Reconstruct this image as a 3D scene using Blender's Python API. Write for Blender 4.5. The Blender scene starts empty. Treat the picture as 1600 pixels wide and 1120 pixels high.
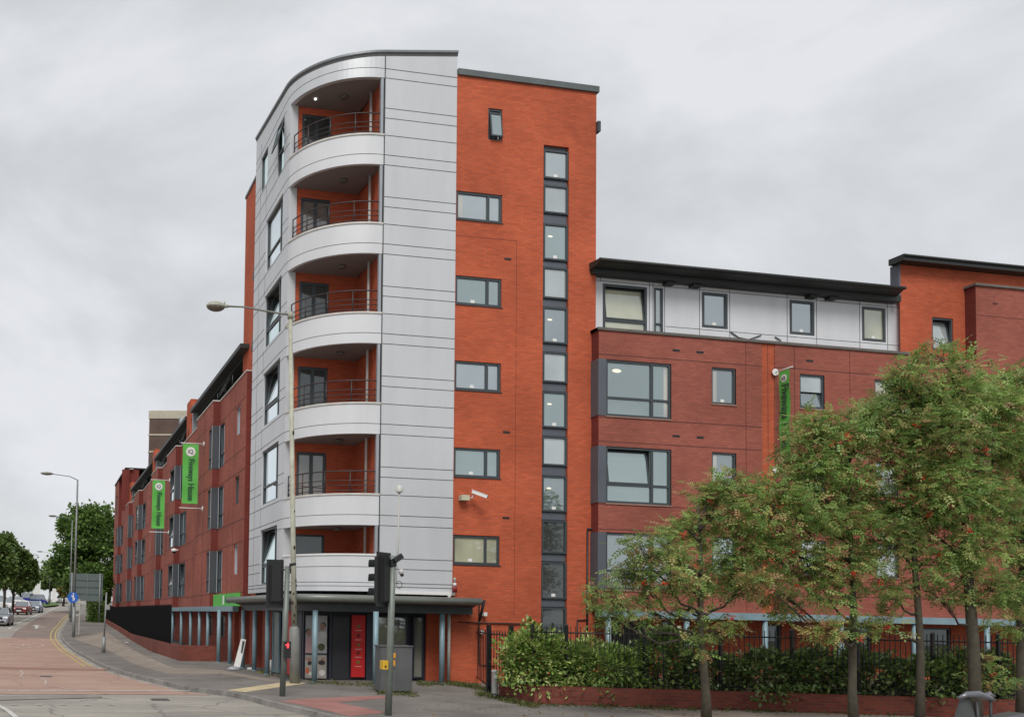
import bpy, math, random
import numpy as np
from mathutils import Matrix, Vector

C = bpy.context.scene.collection
SC = bpy.context.scene
R = math.radians

# ------------------------------------------------------------------ camera
FPX, PCX, PCY, EYE = 1456.19, 316.894, 895.655, 2.03
RM = np.array([[0.98467759, -0.1730619, 0.02143901],
               [0.02859668, 0.03897194, -0.99883103],
               [0.17202407, 0.98413961, 0.04332379]])
cd = bpy.data.cameras.new("camera")
cam = bpy.data.objects.new("camera", cd)
C.objects.link(cam)
cam.matrix_world = Matrix(((RM[0, 0], -RM[1, 0], -RM[2, 0], 0), (RM[0, 1], -RM[1, 1], -RM[2, 1], 0),
                           (RM[0, 2], -RM[1, 2], -RM[2, 2], EYE), (0, 0, 0, 1)))
cd.sensor_fit = 'HORIZONTAL'
cd.sensor_width = 36.0
cd.lens = FPX / 1600 * 36
cd.shift_x = (800 - PCX) / 1600
cd.shift_y = (PCY - 560) / 1600
cd.clip_start = 0.1
cd.clip_end = 4000
SC.camera = cam

# ------------------------------------------------------------------ sky and sun
SUN_EL, SUN_AZ = R(48), R(200)     # azimuth measured from +Y towards +X
w = bpy.data.worlds.new("World")
SC.world = w
w.use_nodes = True
nt = w.node_tree
nt.nodes.clear()
def N(tree, typ, **kw):
    n = tree.nodes.new(typ)
    for k, v in kw.items():
        setattr(n, k, v)
    return n
def L(tree, a, b):
    tree.links.new(a, b)
out = N(nt, 'ShaderNodeOutputWorld')
bg = N(nt, 'ShaderNodeBackground')
bg.inputs['Strength'].default_value = 0.1
sky = N(nt, 'ShaderNodeTexSky', sky_type='NISHITA', sun_disc=False)
sky.sun_elevation = SUN_EL
sky.sun_rotation = SUN_AZ
tc = N(nt, 'ShaderNodeTexCoord')
mp = N(nt, 'ShaderNodeMapping')
mp.inputs['Scale'].default_value = (1.5, 1.5, 2.8)
mp.inputs['Rotation'].default_value = (0.25, 0.5, 0.4)
mp.inputs['Location'].default_value = (3.1, 1.7, 0.4)
n1 = N(nt, 'ShaderNodeTexNoise')
n1.inputs['Scale'].default_value = 1.5
n1.inputs['Detail'].default_value = 6
n1.inputs['Roughness'].default_value = 0.54
n1.inputs['Distortion'].default_value = 0.35
rp = N(nt, 'ShaderNodeValToRGB')
e = rp.color_ramp.elements
e[0].position = 0.38; e[0].color = (5.35, 5.5, 5.7, 1)
e[1].position = 0.61; e[1].color = (7.5, 7.6, 7.9, 1)
e2 = rp.color_ramp.elements.new(0.49); e2.color = (6.2, 6.42, 6.62, 1)
mx = N(nt, 'ShaderNodeMixRGB')
mx.inputs[0].default_value = 0.95
L(nt, tc.outputs['Generated'], mp.inputs[0]); L(nt, mp.outputs[0], n1.inputs['Vector'])
L(nt, n1.outputs['Fac'], rp.inputs[0]); L(nt, sky.outputs[0], mx.inputs[1]); L(nt, rp.outputs[0], mx.inputs[2])
L(nt, mx.outputs[0], bg.inputs['Color']); L(nt, bg.outputs[0], out.inputs['Surface'])

sl = bpy.data.lights.new("sun", 'SUN')
sl.energy = 2.2
sl.angle = R(25)
sl.color = (1.0, 0.965, 0.91)
so = bpy.data.objects.new("sun", sl)
C.objects.link(so)
sd = Vector((math.sin(SUN_AZ) * math.cos(SUN_EL), math.cos(SUN_AZ) * math.cos(SUN_EL), math.sin(SUN_EL)))
so.rotation_euler = sd.to_track_quat('Z', 'Y').to_euler()
so.location = (0, -20, 40)

SC.view_settings.view_transform = 'Standard'
SC.view_settings.look = 'None'
SC.view_settings.exposure = 0.1
SC.view_settings.gamma = 1.0

# ------------------------------------------------------------------ measuring helpers
def PX(x, y, z):
    v = RM @ np.array([x, y, z - EYE])
    return (PCX + FPX * v[0] / v[2], PCY + FPX * v[1] / v[2])
def ray(px, py):
    return RM.T @ np.array([(px - PCX) / FPX, (py - PCY) / FPX, 1.0])
def onX(X, px, py):
    d = ray(px, py); p = d * X / d[0]; return (p[0], p[1], p[2] + EYE)
def onY(Y, px, py):
    d = ray(px, py); p = d * Y / d[1]; return (p[0], p[1], p[2] + EYE)
GP = [(0, 0), (50, 0), (60, .25), (70, .6), (85, 1.05), (100, 1.45), (116, 1.85), (140, 2.6), (170, 3.5), (220, 4.7), (320, 6.0), (2000, 7.0)]
def gz(y):
    return float(np.interp(y, [a for a, b in GP], [b for a, b in GP]))
def gnd(px, py, off=0.0):
    d = ray(px, py)
    lo = 0.0; t = 1.0
    while t < 4000:
        p = d * t
        if p[2] + EYE < gz(p[1]) + off: break
        lo = t; t *= 1.01
    for _ in range(40):
        m = (lo + t) / 2; p = d * m
        if p[2] + EYE < gz(p[1]) + off: t = m
        else: lo = m
    p = d * t
    return (p[0], p[1], gz(p[1]) + off)

# ------------------------------------------------------------------ materials
def _base(name):
    m = bpy.data.materials.new(name)
    m.use_nodes = True
    t = m.node_tree
    return m, t, t.nodes['Principled BSDF']
MATS = {}
def pm(name, col, rough=0.6, metal=0.0, var=0.18, vs=2.0, bump=0.0, bs=40.0, spec=0.5, streak=0.0, emit=None, col2=None):
    if name in MATS: return MATS[name]
    m, t, b = _base(name)
    b.inputs['Roughness'].default_value = rough
    b.inputs['Metallic'].default_value = metal
    b.inputs['Specular IOR Level'].default_value = spec
    g = N(t, 'ShaderNodeNewGeometry')
    nz = N(t, 'ShaderNodeTexNoise'); nz.inputs['Scale'].default_value = vs; nz.inputs['Detail'].default_value = 6; nz.inputs['Roughness'].default_value = 0.6
    L(t, g.outputs['Position'], nz.inputs['Vector'])
    r = N(t, 'ShaderNodeValToRGB'); r.color_ramp.elements[0].position = .3; r.color_ramp.elements[1].position = .7
    a = [c * (1 - var) for c in col]; z = [min(1, c * (1 + var)) for c in (col2 or col)]
    r.color_ramp.elements[0].color = (*a, 1); r.color_ramp.elements[1].color = (*z, 1)
    L(t, nz.outputs['Fac'], r.inputs[0])
    last = r.outputs[0]
    if streak:
        mp_ = N(t, 'ShaderNodeMapping'); mp_.inputs['Scale'].default_value = (1.3, 1.3, 0.16)
        L(t, g.outputs['Position'], mp_.inputs[0])
        n2 = N(t, 'ShaderNodeTexNoise'); n2.inputs['Scale'].default_value = 1.5; n2.inputs['Detail'].default_value = 5
        L(t, mp_.outputs[0], n2.inputs['Vector'])
        r2 = N(t, 'ShaderNodeValToRGB'); r2.color_ramp.elements[0].position = .35; r2.color_ramp.elements[1].position = .62
        r2.color_ramp.elements[0].color = (1 - streak,) * 3 + (1,); r2.color_ramp.elements[1].color = (1, 1, 1, 1)
        L(t, n2.outputs['Fac'], r2.inputs[0])
        mm = N(t, 'ShaderNodeMixRGB', blend_type='MULTIPLY'); mm.inputs[0].default_value = 1
        L(t, last, mm.inputs[1]); L(t, r2.outputs[0], mm.inputs[2]); last = mm.outputs[0]
    L(t, last, b.inputs['Base Color'])
    if bump:
        n3 = N(t, 'ShaderNodeTexNoise'); n3.inputs['Scale'].default_value = bs; n3.inputs['Detail'].default_value = 4
        L(t, g.outputs['Position'], n3.inputs['Vector'])
        bp = N(t, 'ShaderNodeBump'); bp.inputs['Strength'].default_value = bump; bp.inputs['Distance'].default_value = .02
        L(t, n3.outputs['Fac'], bp.inputs['Height']); L(t, bp.outputs[0], b.inputs['Normal'])
    if emit:
        b.inputs['Emission Color'].default_value = (*emit[0], 1); b.inputs['Emission Strength'].default_value = emit[1]
    MATS[name] = m
    return m

def brick(name, c1, c2, mort, wid=.235, hgt=.078, streaks=.24, light=(.6, .2, .1)):
    m, t, b = _base(name)
    b.inputs['Roughness'].default_value = .85
    b.inputs['Specular IOR Level'].default_value = .25
    g = N(t, 'ShaderNodeNewGeometry')
    sp = N(t, 'ShaderNodeSeparateXYZ'); L(t, g.outputs['Position'], sp.inputs[0])
    sn = N(t, 'ShaderNodeSeparateXYZ'); L(t, g.outputs['True Normal'], sn.inputs[0])
    ab = N(t, 'ShaderNodeMath', operation='ABSOLUTE'); L(t, sn.outputs[0], ab.inputs[0])
    gt = N(t, 'ShaderNodeMath', operation='GREATER_THAN'); gt.inputs[1].default_value = .6; L(t, ab.outputs[0], gt.inputs[0])
    mu = N(t, 'ShaderNodeMix', data_type='FLOAT'); L(t, gt.outputs[0], mu.inputs[0]); L(t, sp.outputs[0], mu.inputs[2]); L(t, sp.outputs[1], mu.inputs[3])
    cb = N(t, 'ShaderNodeCombineXYZ'); L(t, mu.outputs[0], cb.inputs[0]); L(t, sp.outputs[2], cb.inputs[1])
    bt = N(t, 'ShaderNodeTexBrick')
    bt.inputs['Scale'].default_value = 1
    bt.inputs['Brick Width'].default_value = wid; bt.inputs['Row Height'].default_value = hgt
    bt.inputs['Mortar Size'].default_value = .009; bt.inputs['Mortar Smooth'].default_value = .3; bt.inputs['Bias'].default_value = 0
    bt.inputs['Color1'].default_value = (*c1, 1); bt.inputs['Color2'].default_value = (*c2, 1); bt.inputs['Mortar'].default_value = (*mort, 1)
    L(t, cb.outputs[0], bt.inputs['Vector'])
    # horizontal lighter and darker streaks of bricks, and large soft weathering
    m1 = N(t, 'ShaderNodeMapping'); m1.inputs['Scale'].default_value = (1.1, 6.5, 1); L(t, cb.outputs[0], m1.inputs[0])
    n_ = N(t, 'ShaderNodeTexNoise'); n_.inputs['Scale'].default_value = 1.3; n_.inputs['Detail'].default_value = 8; n_.inputs['Roughness'].default_value = .72; L(t, m1.outputs[0], n_.inputs['Vector'])
    r = N(t, 'ShaderNodeValToRGB'); q = r.color_ramp.elements
    q[0].position = .3; q[0].color = (.89, .88, .87, 1); q[1].position = .72; q[1].color = (1.10, 1.12, 1.13, 1)
    L(t, n_.outputs['Fac'], r.inputs[0])
    mm = N(t, 'ShaderNodeMixRGB', blend_type='MULTIPLY'); mm.inputs[0].default_value = 1; L(t, bt.outputs['Color'], mm.inputs[1]); L(t, r.outputs[0], mm.inputs[2])
    m2 = N(t, 'ShaderNodeMapping'); m2.inputs['Scale'].default_value = (.9, 9, 1); m2.inputs['Location'].default_value = (7, 3, 0); L(t, cb.outputs[0], m2.inputs[0])
    n4 = N(t, 'ShaderNodeTexNoise'); n4.inputs['Scale'].default_value = 1.6; n4.inputs['Detail'].default_value = 4; L(t, m2.outputs[0], n4.inputs['Vector'])
    r4 = N(t, 'ShaderNodeValToRGB'); r4.color_ramp.elements[0].position = .64; r4.color_ramp.elements[1].position = .74
    r4.color_ramp.elements[0].color = (0, 0, 0, 1); r4.color_ramp.elements[1].color = (streaks,) * 3 + (1,)
    L(t, n4.outputs['Fac'], r4.inputs[0])
    m4 = N(t, 'ShaderNodeMixRGB'); L(t, r4.outputs[0], m4.inputs[0]); L(t, mm.outputs[0], m4.inputs[1]); m4.inputs[2].default_value = (*light, 1)
    n5 = N(t, 'ShaderNodeTexNoise'); n5.inputs['Scale'].default_value = .45; n5.inputs['Detail'].default_value = 5; L(t, g.outputs['Position'], n5.inputs['Vector'])
    r5 = N(t, 'ShaderNodeValToRGB'); r5.color_ramp.elements[0].position = .35; r5.color_ramp.elements[1].position = .65
    r5.color_ramp.elements[0].color = (.84, .82, .8, 1); r5.color_ramp.elements[1].color = (1.08, 1.06, 1.05, 1); L(t, n5.outputs['Fac'], r5.inputs[0])
    m5 = N(t, 'ShaderNodeMixRGB', blend_type='MULTIPLY'); m5.inputs[0].default_value = 1; L(t, m4.outputs[0], m5.inputs[1]); L(t, r5.outputs[0], m5.inputs[2])
    L(t, m5.outputs[0], b.inputs['Base Color'])
    bp = N(t, 'ShaderNodeBump'); bp.inputs['Strength'].default_value = .5; bp.inputs['Distance'].default_value = .008
    iv = N(t, 'ShaderNodeMath', operation='SUBTRACT'); iv.inputs[0].default_value = 1; L(t, bt.outputs['Fac'], iv.inputs[1])
    L(t, iv.outputs[0], bp.inputs['Height']); L(t, bp.outputs[0], b.inputs['Normal'])
    MATS[name] = m
    return m

ORANGE = brick("orange brick", (.55, .112, .047), (.455, .088, .038), (.30, .115, .075), light=(.62, .24, .14))
DARK = brick("dark red brick", (.36, .105, .074), (.29, .082, .06), (.22, .10, .08), light=(.40, .17, .13), streaks=.2)
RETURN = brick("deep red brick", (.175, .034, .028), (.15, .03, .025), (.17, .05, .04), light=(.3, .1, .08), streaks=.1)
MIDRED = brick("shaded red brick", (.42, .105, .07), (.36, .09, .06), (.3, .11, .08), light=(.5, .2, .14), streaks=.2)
LOWB = brick("low wall brick", (.25, .062, .042), (.17, .042, .035), (.14, .09, .07), light=(.34, .18, .13), streaks=.3)
BROWNB = brick("brown brick", (.13, .085, .07), (.11, .07, .06), (.12, .1, .09), light=(.2, .15, .12), streaks=.1)
SILVER = pm("silver cladding", (.56, .575, .60), .40, .15, var=.045, vs=.35, streak=.05)
WHITEPAINT = pm("white cladding", (.62, .63, .655), .42, 0, var=.045, vs=.5, streak=.05)
JOINT = pm("dark joint", (.07, .07, .075), .8)
BJOINT = pm("brick joint", (.10, .03, .025), .9)
COPING = pm("pale coping", (.55, .53, .50), .7, var=.15, vs=3)
GREYM = pm("grey panel", (.095, .107, .128), .45, 0.1, var=.08, vs=1.5)
DPANEL = pm("dark grey panel", (.052, .058, .068), .5, 0.1, var=.12, vs=1.5)
FRAME = pm("grey frame", (.045, .055, .062), .4, 0, var=.08)
FRAMEL = pm("light frame", (.34, .36, .39), .4, .2, var=.08)
BLACKR = pm("black roof metal", (.018, .021, .02), .55, 0, var=.1)
SOFFIT = pm("balcony soffit", (.22, .195, .19), .8, var=.1, vs=1)
RAIL = pm("rail paint", (.045, .032, .034), .45, .2)
COLB = pm("blue grey paint", (.20, .30, .345), .45, .1, var=.12, vs=3)
GREENF = pm("green fabric", (.10, .43, .07), .7, var=.08, vs=1)
WHITE = pm("white paint", (.72, .72, .70), .5, var=.06)
DKTXT = pm("dark lettering", (.02, .06, .04), .6)
GREYPIPE = pm("grey pipe", (.40, .40, .38), .5, var=.1)
BLACK = pm("black plastic", (.014, .015, .017), .5, var=.1)
BLACKG = pm("black painted steel", (.010, .011, .012), .4, var=.1)
SPOLE = pm("grey green pole paint", (.19, .215, .195), .45, .15, var=.15, vs=4, streak=.2)
GUTTER = pm("canopy grey green", (.17, .185, .165), .4, .2, var=.12, vs=2)

def glass(name, base, fac=.5, rough=.02, var=.25, vs=.6, tint=(.86, .93, .95)):
    m, t, b = _base(name)
    g = N(t, 'ShaderNodeNewGeometry')
    nz = N(t, 'ShaderNodeTexNoise'); nz.inputs['Scale'].default_value = vs; nz.inputs['Detail'].default_value = 3
    L(t, g.outputs['Position'], nz.inputs['Vector'])
    r = N(t, 'ShaderNodeValToRGB'); r.color_ramp.elements[0].position = .35; r.color_ramp.elements[1].position = .65
    r.color_ramp.elements[0].color = (*[c * (1 - var) for c in base], 1); r.color_ramp.elements[1].color = (*[c * (1 + var) for c in base], 1)
    L(t, nz.outputs['Fac'], r.inputs[0]); L(t, r.outputs[0], b.inputs['Base Color'])
    b.inputs['Roughness'].default_value = .6
    gl = N(t, 'ShaderNodeBsdfGlossy'); gl.inputs['Roughness'].default_value = rough; gl.inputs['Color'].default_value = (*tint, 1)
    n2 = N(t, 'ShaderNodeTexNoise'); n2.inputs['Scale'].default_value = .9; L(t, g.outputs['Position'], n2.inputs['Vector'])
    bp = N(t, 'ShaderNodeBump'); bp.inputs['Strength'].default_value = .06; bp.inputs['Distance'].default_value = .05
    L(t, n2.outputs['Fac'], bp.inputs['Height']); L(t, bp.outputs[0], gl.inputs['Normal'])
    lw = N(t, 'ShaderNodeFresnel'); lw.inputs['IOR'].default_value = 1.5
    ad = N(t, 'ShaderNodeMath', operation='ADD', use_clamp=True); ad.inputs[1].default_value = fac; L(t, lw.outputs[0], ad.inputs[0])
    mix = N(t, 'ShaderNodeMixShader'); L(t, ad.outputs[0], mix.inputs[0]); L(t, b.outputs[0], mix.inputs[1]); L(t, gl.outputs[0], mix.inputs[2])
    L(t, mix.outputs[0], t.nodes['Material Output'].inputs['Surface'])
    return m
G_SKY = glass("glass reflecting sky", (.10, .13, .14), .44)
G_SKYS = [G_SKY, glass("darker sky glass", (.07, .095, .10), .34), glass("paler sky glass", (.16, .18, .18), .50), glass("tinted sky glass", (.09, .12, .12), .40, tint=(.80, .92, .92))]
CURTAIN = glass("curtain behind glass", (.40, .38, .34), .22)
G_MID = glass("glass over curtain", (.32, .35, .35), .30)
G_CREAM = glass("glass over cream blind", (.42, .42, .30), .18)
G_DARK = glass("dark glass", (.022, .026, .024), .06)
ROOMLAMP = pm("lit room lamp", (.8, .76, .62), .5, emit=((1, .93, .72), .35))
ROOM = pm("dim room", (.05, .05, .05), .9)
G_TALL = glass("tall window glass", (.16, .13, .11), .12)

# ------------------------------------------------------------------ mesh collector
ORG = {}
class MB:
    def __init__(s): s.v = []; s.f = []; s.m = []; s.smooth = []
    def quad(s, a, b, c, d, mi=0, sm=False):
        n = len(s.v); s.v += [tuple(a), tuple(b), tuple(c), tuple(d)]; s.f.append((n, n + 1, n + 2, n + 3)); s.m.append(mi); s.smooth.append(sm)
    def poly(s, pts, mi=0):
        n = len(s.v); s.v += [tuple(p) for p in pts]; s.f.append(tuple(range(n, n + len(pts)))); s.m.append(mi); s.smooth.append(False)
    def hexa(s, p, mi=0):   # p: 8 points, bottom ring 0-3, top ring 4-7
        n = len(s.v); s.v += [tuple(q) for q in p]
        for f in ((0, 3, 2, 1), (4, 5, 6, 7), (0, 1, 5, 4), (1, 2, 6, 5), (2, 3, 7, 6), (3, 0, 4, 7)):
            s.f.append(tuple(n + i for i in f)); s.m.append(mi); s.smooth.append(False)
    def box(s, x0, x1, y0, y1, z0, z1, mi=0):
        s.hexa([(x0, y0, z0), (x1, y0, z0), (x1, y1, z0), (x0, y1, z0), (x0, y0, z1), (x1, y0, z1), (x1, y1, z1), (x0, y1, z1)], mi)
    def obox(s, c, ax, ay, az, mi=0):  # centre and three half vectors
        c = Vector(c); ax = Vector(ax); ay = Vector(ay); az = Vector(az)
        s.hexa([c - ax - ay - az, c + ax - ay - az, c + ax + ay - az, c - ax + ay - az, c - ax - ay + az, c + ax - ay + az, c + ax + ay + az, c - ax + ay + az], mi)
    def ring(s, c, d, r, n, up=None):
        d = Vector(d).normalized()
        u = Vector((0, 0, 1)) if abs(d.z) < .9 else Vector((1, 0, 0))
        a = d.cross(u).normalized(); b = d.cross(a).normalized()
        return [tuple(Vector(c) + a * (r * math.cos(2 * math.pi * i / n)) + b * (r * math.sin(2 * math.pi * i / n))) for i in range(n)]
    def tube(s, pts, rad, n=8, mi=0, cap=True):
        pts = [Vector(p) for p in pts]
        if not isinstance(rad, (list, tuple)): rad = [rad] * len(pts)
        base = len(s.v)
        prev = None
        for i, p in enumerate(pts):
            d = (pts[min(i + 1, len(pts) - 1)] - pts[max(i - 1, 0)]).normalized()
            if prev is None:
                u = Vector((0, 0, 1)) if abs(d.z) < .9 else Vector((1, 0, 0))
                a = d.cross(u).normalized()
            else:
                a = (prev - d * prev.dot(d)).normalized()
            prev = a
            b = d.cross(a)
            for k in range(n):
                t = 2 * math.pi * k / n
                s.v.append(tuple(p + a * (rad[i] * math.cos(t)) + b * (rad[i] * math.sin(t))))
        for i in range(len(pts) - 1):
            for k in range(n):
                k2 = (k + 1) % n
                s.f.append((base + i * n + k, base + i * n + k2, base + (i + 1) * n + k2, base + (i + 1) * n + k)); s.m.append(mi); s.smooth.append(True)
        if cap:
            s.f.append(tuple(base + k for k in range(n))[::-1]); s.m.append(mi); s.smooth.append(False)
            e = base + (len(pts) - 1) * n
            s.f.append(tuple(e + k for k in range(n))); s.m.append(mi); s.smooth.append(False)
    def lathe(s, c, prof, n=16, mi=0, axis='Z', d=None):
        # prof: (r, h) along axis direction d from c
        d = Vector(d or (0, 0, 1)).normalized()
        s.tube_prof = None
        pts = [Vector(c) + d * h for r, h in prof]
        u = Vector((0, 0, 1)) if abs(d.z) < .9 else Vector((1, 0, 0))
        a = d.cross(u).normalized(); b = d.cross(a).normalized()
        base = len(s.v)
        for (r, h), p in zip(prof, pts):
            for k in range(n):
                t = 2 * math.pi * k / n
                s.v.append(tuple(p + a * (r * math.cos(t)) + b * (r * math.sin(t))))
        for i in range(len(prof) - 1):
            for k in range(n):
                k2 = (k + 1) % n
                s.f.append((base + i * n + k, base + i * n + k2, base + (i + 1) * n + k2, base + (i + 1) * n + k)); s.m.append(mi); s.smooth.append(True)
        s.f.append(tuple(base + k for k in range(n))[::-1]); s.m.append(mi); s.smooth.append(False)
        e = base + (len(prof) - 1) * n
        s.f.append(tuple(e + k for k in range(n))); s.m.append(mi); s.smooth.append(False)
    def build(s, name, mats, parent=None, org=None):
        if not isinstance(mats, (list, tuple)): mats = [mats]
        if org is None: org = ORG.get(parent.name, (0, 0, 0)) if parent else (0, 0, 0)
        me = bpy.data.meshes.new(name)
        v = [(a - org[0], b - org[1], c - org[2]) for a, b, c in s.v] if any(org) else s.v
        me.from_pydata(v, [], s.f)
        for m in mats: me.materials.append(m)
        me.polygons.foreach_set('material_index', s.m)
        me.polygons.foreach_set('use_smooth', s.smooth)
        me.update()
        o = bpy.data.objects.new(name, me)
        C.objects.link(o)
        if parent:
            o.parent = parent; ORG[o.name] = org
        else:
            o.location = org; ORG[o.name] = org
        return o

def empty(name, loc=(0, 0, 0)):
    o = bpy.data.objects.new(name, None); C.objects.link(o)
    o.empty_display_size = .3; o.location = loc; ORG[o.name] = tuple(loc)
    return o
def tag(o, label, cat, group=None):
    o['label'] = label; o['category'] = cat
    if group: o['group'] = group
    return o
def structure(o, label=None):
    o['kind'] = 'structure'
    if label: o['label'] = label
    return o
def stuff(o, label, cat):
    o['kind'] = 'stuff'; o['label'] = label; o['category'] = cat
    return o

def text_mesh(body, size, extrude=.002, align='LEFT', bold=0.0):
    c = bpy.data.curves.new('t', 'FONT'); c.body = body; c.size = size; c.extrude = extrude; c.align_x = align; c.offset = bold
    o = bpy.data.objects.new('t', c); C.objects.link(o)
    bpy.context.view_layer.update()
    me = bpy.data.meshes.new_from_object(o.evaluated_get(bpy.context.evaluated_depsgraph_get()))
    bpy.data.objects.remove(o); bpy.data.curves.remove(c)
    vs = [tuple(v.co) for v in me.vertices]; fs = [tuple(p.vertices) for p in me.polygons]
    bpy.data.meshes.remove(me)
    return vs, fs
def put_text(M, body, size, o, ux, uy, align='LEFT', mi=0, bold=0.0, fit=0):
    """o origin, ux text direction, uy up direction of the letters"""
    ux = Vector(ux).normalized(); uy = Vector(uy).normalized(); n = ux.cross(uy)
    vs, fs = text_mesh(body, size, .003, align, bold)
    if fit:
        k = fit / max(v[0] for v in vs); vs = [(v[0] * k, v[1] * min(1.35 * k, 1), v[2]) for v in vs]
    b = len(M.v)
    for v in vs: M.v.append(tuple(Vector(o) + ux * v[0] + uy * v[1] + n * v[2]))
    for f in fs: M.f.append(tuple(b + i for i in f)); M.m.append(mi); M.smooth.append(False)
def disc(M, c, n, r, mi=0, seg=24, th=.004):
    M.lathe(c, [(r, 0), (r, th)], seg, mi, d=n)

# facade frames: fr(u, z, d) -> world point, d is the distance out of the wall
def FX(X): return lambda u, z, d=0: (X - d, u, z)      # wall facing the street on the left (-X)
def FY(Y): return lambda u, z, d=0: (u, Y - d, z)      # wall facing the viewer (-Y)
def fbox(M, fr, u0, u1, z0, z1, d0, d1, mi=0):
    M.hexa([fr(u0, z0, d1), fr(u1, z0, d1), fr(u1, z0, d0), fr(u0, z0, d0), fr(u0, z1, d1), fr(u1, z1, d1), fr(u1, z1, d0), fr(u0, z1, d0)], mi)
def facade(M, fr, u0, u1, z0, z1, holes, rec=.12, mi=0, rmi=None):
    us = sorted({u0, u1, *[h[0] for h in holes], *[h[1] for h in holes]})
    zs = sorted({z0, z1, *[h[2] for h in holes], *[h[3] for h in holes]})
    us = [u for u in us if u0 <= u <= u1]; zs = [z for z in zs if z0 <= z <= z1]
    for a, b in zip(us, us[1:]):
        for c, d in zip(zs, zs[1:]):
            mu, mz = (a + b) / 2, (c + d) / 2
            if any(h[0] < mu < h[1] and h[2] < mz < h[3] for h in holes): continue
            M.quad(fr(a, c), fr(b, c), fr(b, d), fr(a, d), mi)
    r = mi if rmi is None else rmi
    for h in holes:
        a, b, c, d = h[:4]
        M.quad(fr(a, c), fr(a, d), fr(a, d, -rec), fr(a, c, -rec), r)
        M.quad(fr(b, c), fr(b, c, -rec), fr(b, d, -rec), fr(b, d), r)
        M.quad(fr(a, c), fr(a, c, -rec), fr(b, c, -rec), fr(b, c), r)
        M.quad(fr(a, d), fr(b, d), fr(b, d, -rec), fr(a, d, -rec), r)
def window(fr, u0, u1, z0, z1, parent, vs=(), hs=(), rec=.12, pane=None, name='window', fw=.06, mat=None, sash=None, sticker=False, sill=None, blind=0, lamp=None):
    """frame with mullions at vs and transoms at (z, ua, ub); glass sheet behind"""
    M = MB(); d0, d1 = -rec, -rec + .07
    e = .004
    u0 += e; u1 -= e; z0 += e; z1 -= e
    fbox(M, fr, u0, u0 + fw, z0, z1, d0, d1); fbox(M, fr, u1 - fw, u1, z0, z1, d0, d1)
    fbox(M, fr, u0 + fw, u1 - fw, z0, z0 + fw, d0, d1); fbox(M, fr, u0 + fw, u1 - fw, z1 - fw, z1, d0, d1)
    for v in vs: fbox(M, fr, v - fw * .6, v + fw * .6, z0 + fw, z1 - fw, d0 + .002, d1 - .002)
    for h in hs:
        z, a, b = h if isinstance(h, tuple) else (h, u0 + fw, u1 - fw)
        fbox(M, fr, a, b, z - fw * .5, z + fw * .5, d0 + .004, d1 - .004)
    mats = [mat or FRAME]
    if sash:      # opened sash: (ua, ub, za, zb, tilt) hinged at the top, bottom swings out by tilt
        a, b, c, d, tl = sash
        t = .05
        def fs(u, z, q=0):
            k = (d - z) / (d - c) * tl if tl > 0 else (z - c) / (d - c) * tl - .05
            return fr(u, z, d1 + .01 + k + q)
        for (ua, ub, za, zb) in ((a, a + t, c, d), (b - t, b, c, d), (a + t, b - t, c, c + t), (a + t, b - t, d - t, d)):
            M.hexa([fs(ua, za, .045), fs(ub, za, .045), fs(ub, za), fs(ua, za), fs(ua, zb, .045), fs(ub, zb, .045), fs(ub, zb), fs(ua, zb)])
    o = M.build(name, mats, parent)
    wr = random.Random(int(u0 * 37 + z0 * 101) + len(parent.children) % 7)
    if pane is None or pane is G_SKY:
        pane = wr.choice(G_SKYS)
        if u1 - u0 > .8 and not sash and name == 'window' and wr.random() < .55:
            S = MB(); cw = wr.uniform(.12, .3)
            for (ca, cb) in wr.choice([[(u0 + fw, u0 + fw + cw)], [(u1 - fw - cw, u1 - fw)], [(u0 + fw, u0 + fw + cw * .8), (u1 - fw - cw * .8, u1 - fw)]]):
                fbox(S, fr, ca, cb, z0 + fw, z1 - fw, -rec + .0215, -rec + .0225)
            S.build('curtain', CURTAIN, o)
    G = MB(); dg = -rec + .02
    def gq(a_, b_, c_, d_, q=dg, mi=0): G.quad(fr(a_, c_, q), fr(b_, c_, q), fr(b_, d_, q), fr(a_, d_, q), mi)
    if sash and sash[4] < 0:
        sa, sb, sc_, sd_ = sash[:4]
        if sc_ - z0 > .1: gq(u0 + .01, u1 - .01, z0 + .01, sc_ + .01)
        if sa - u0 > .15: gq(u0 + .01, sa, sc_, z1 - .01)
        if u1 - sb > .15: gq(sb, u1 - .01, sc_, z1 - .01)
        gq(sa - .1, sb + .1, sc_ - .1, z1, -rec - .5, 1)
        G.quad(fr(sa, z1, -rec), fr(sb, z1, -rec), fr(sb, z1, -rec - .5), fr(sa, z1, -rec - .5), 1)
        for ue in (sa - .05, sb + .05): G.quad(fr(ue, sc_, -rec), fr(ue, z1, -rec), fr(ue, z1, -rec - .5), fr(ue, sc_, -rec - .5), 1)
    else: gq(u0 + .01, u1 - .01, z0 + .01, z1 - .01)
    if sash:
        G.quad(fs(a + t, c + t, .02), fs(b - t, c + t, .02), fs(b - t, d - t, .02), fs(a + t, d - t, .02))
    G.build('pane', [pane or G_SKY, ROOM], o)
    if blind:
        S = MB(); zb = z1 - fw - (z1 - z0 - 2 * fw) * blind
        fbox(S, fr, u0 + fw, u1 - fw, zb, z1 - fw, dg + .002, dg + .004); S.build('blind', G_CREAM if blind > .5 else G_MID, o)
    if lamp:
        S = MB(); lu, lz = u0 + (u1 - u0) * lamp[0], z0 + (z1 - z0) * lamp[1]; lr = lamp[2]
        S.poly([fr(lu + lr * math.cos(i * math.pi / 6), lz + lr * .38 * math.sin(i * math.pi / 6), dg + .003) for i in range(12)]); S.build('room_lamp', ROOMLAMP, o)
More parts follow.
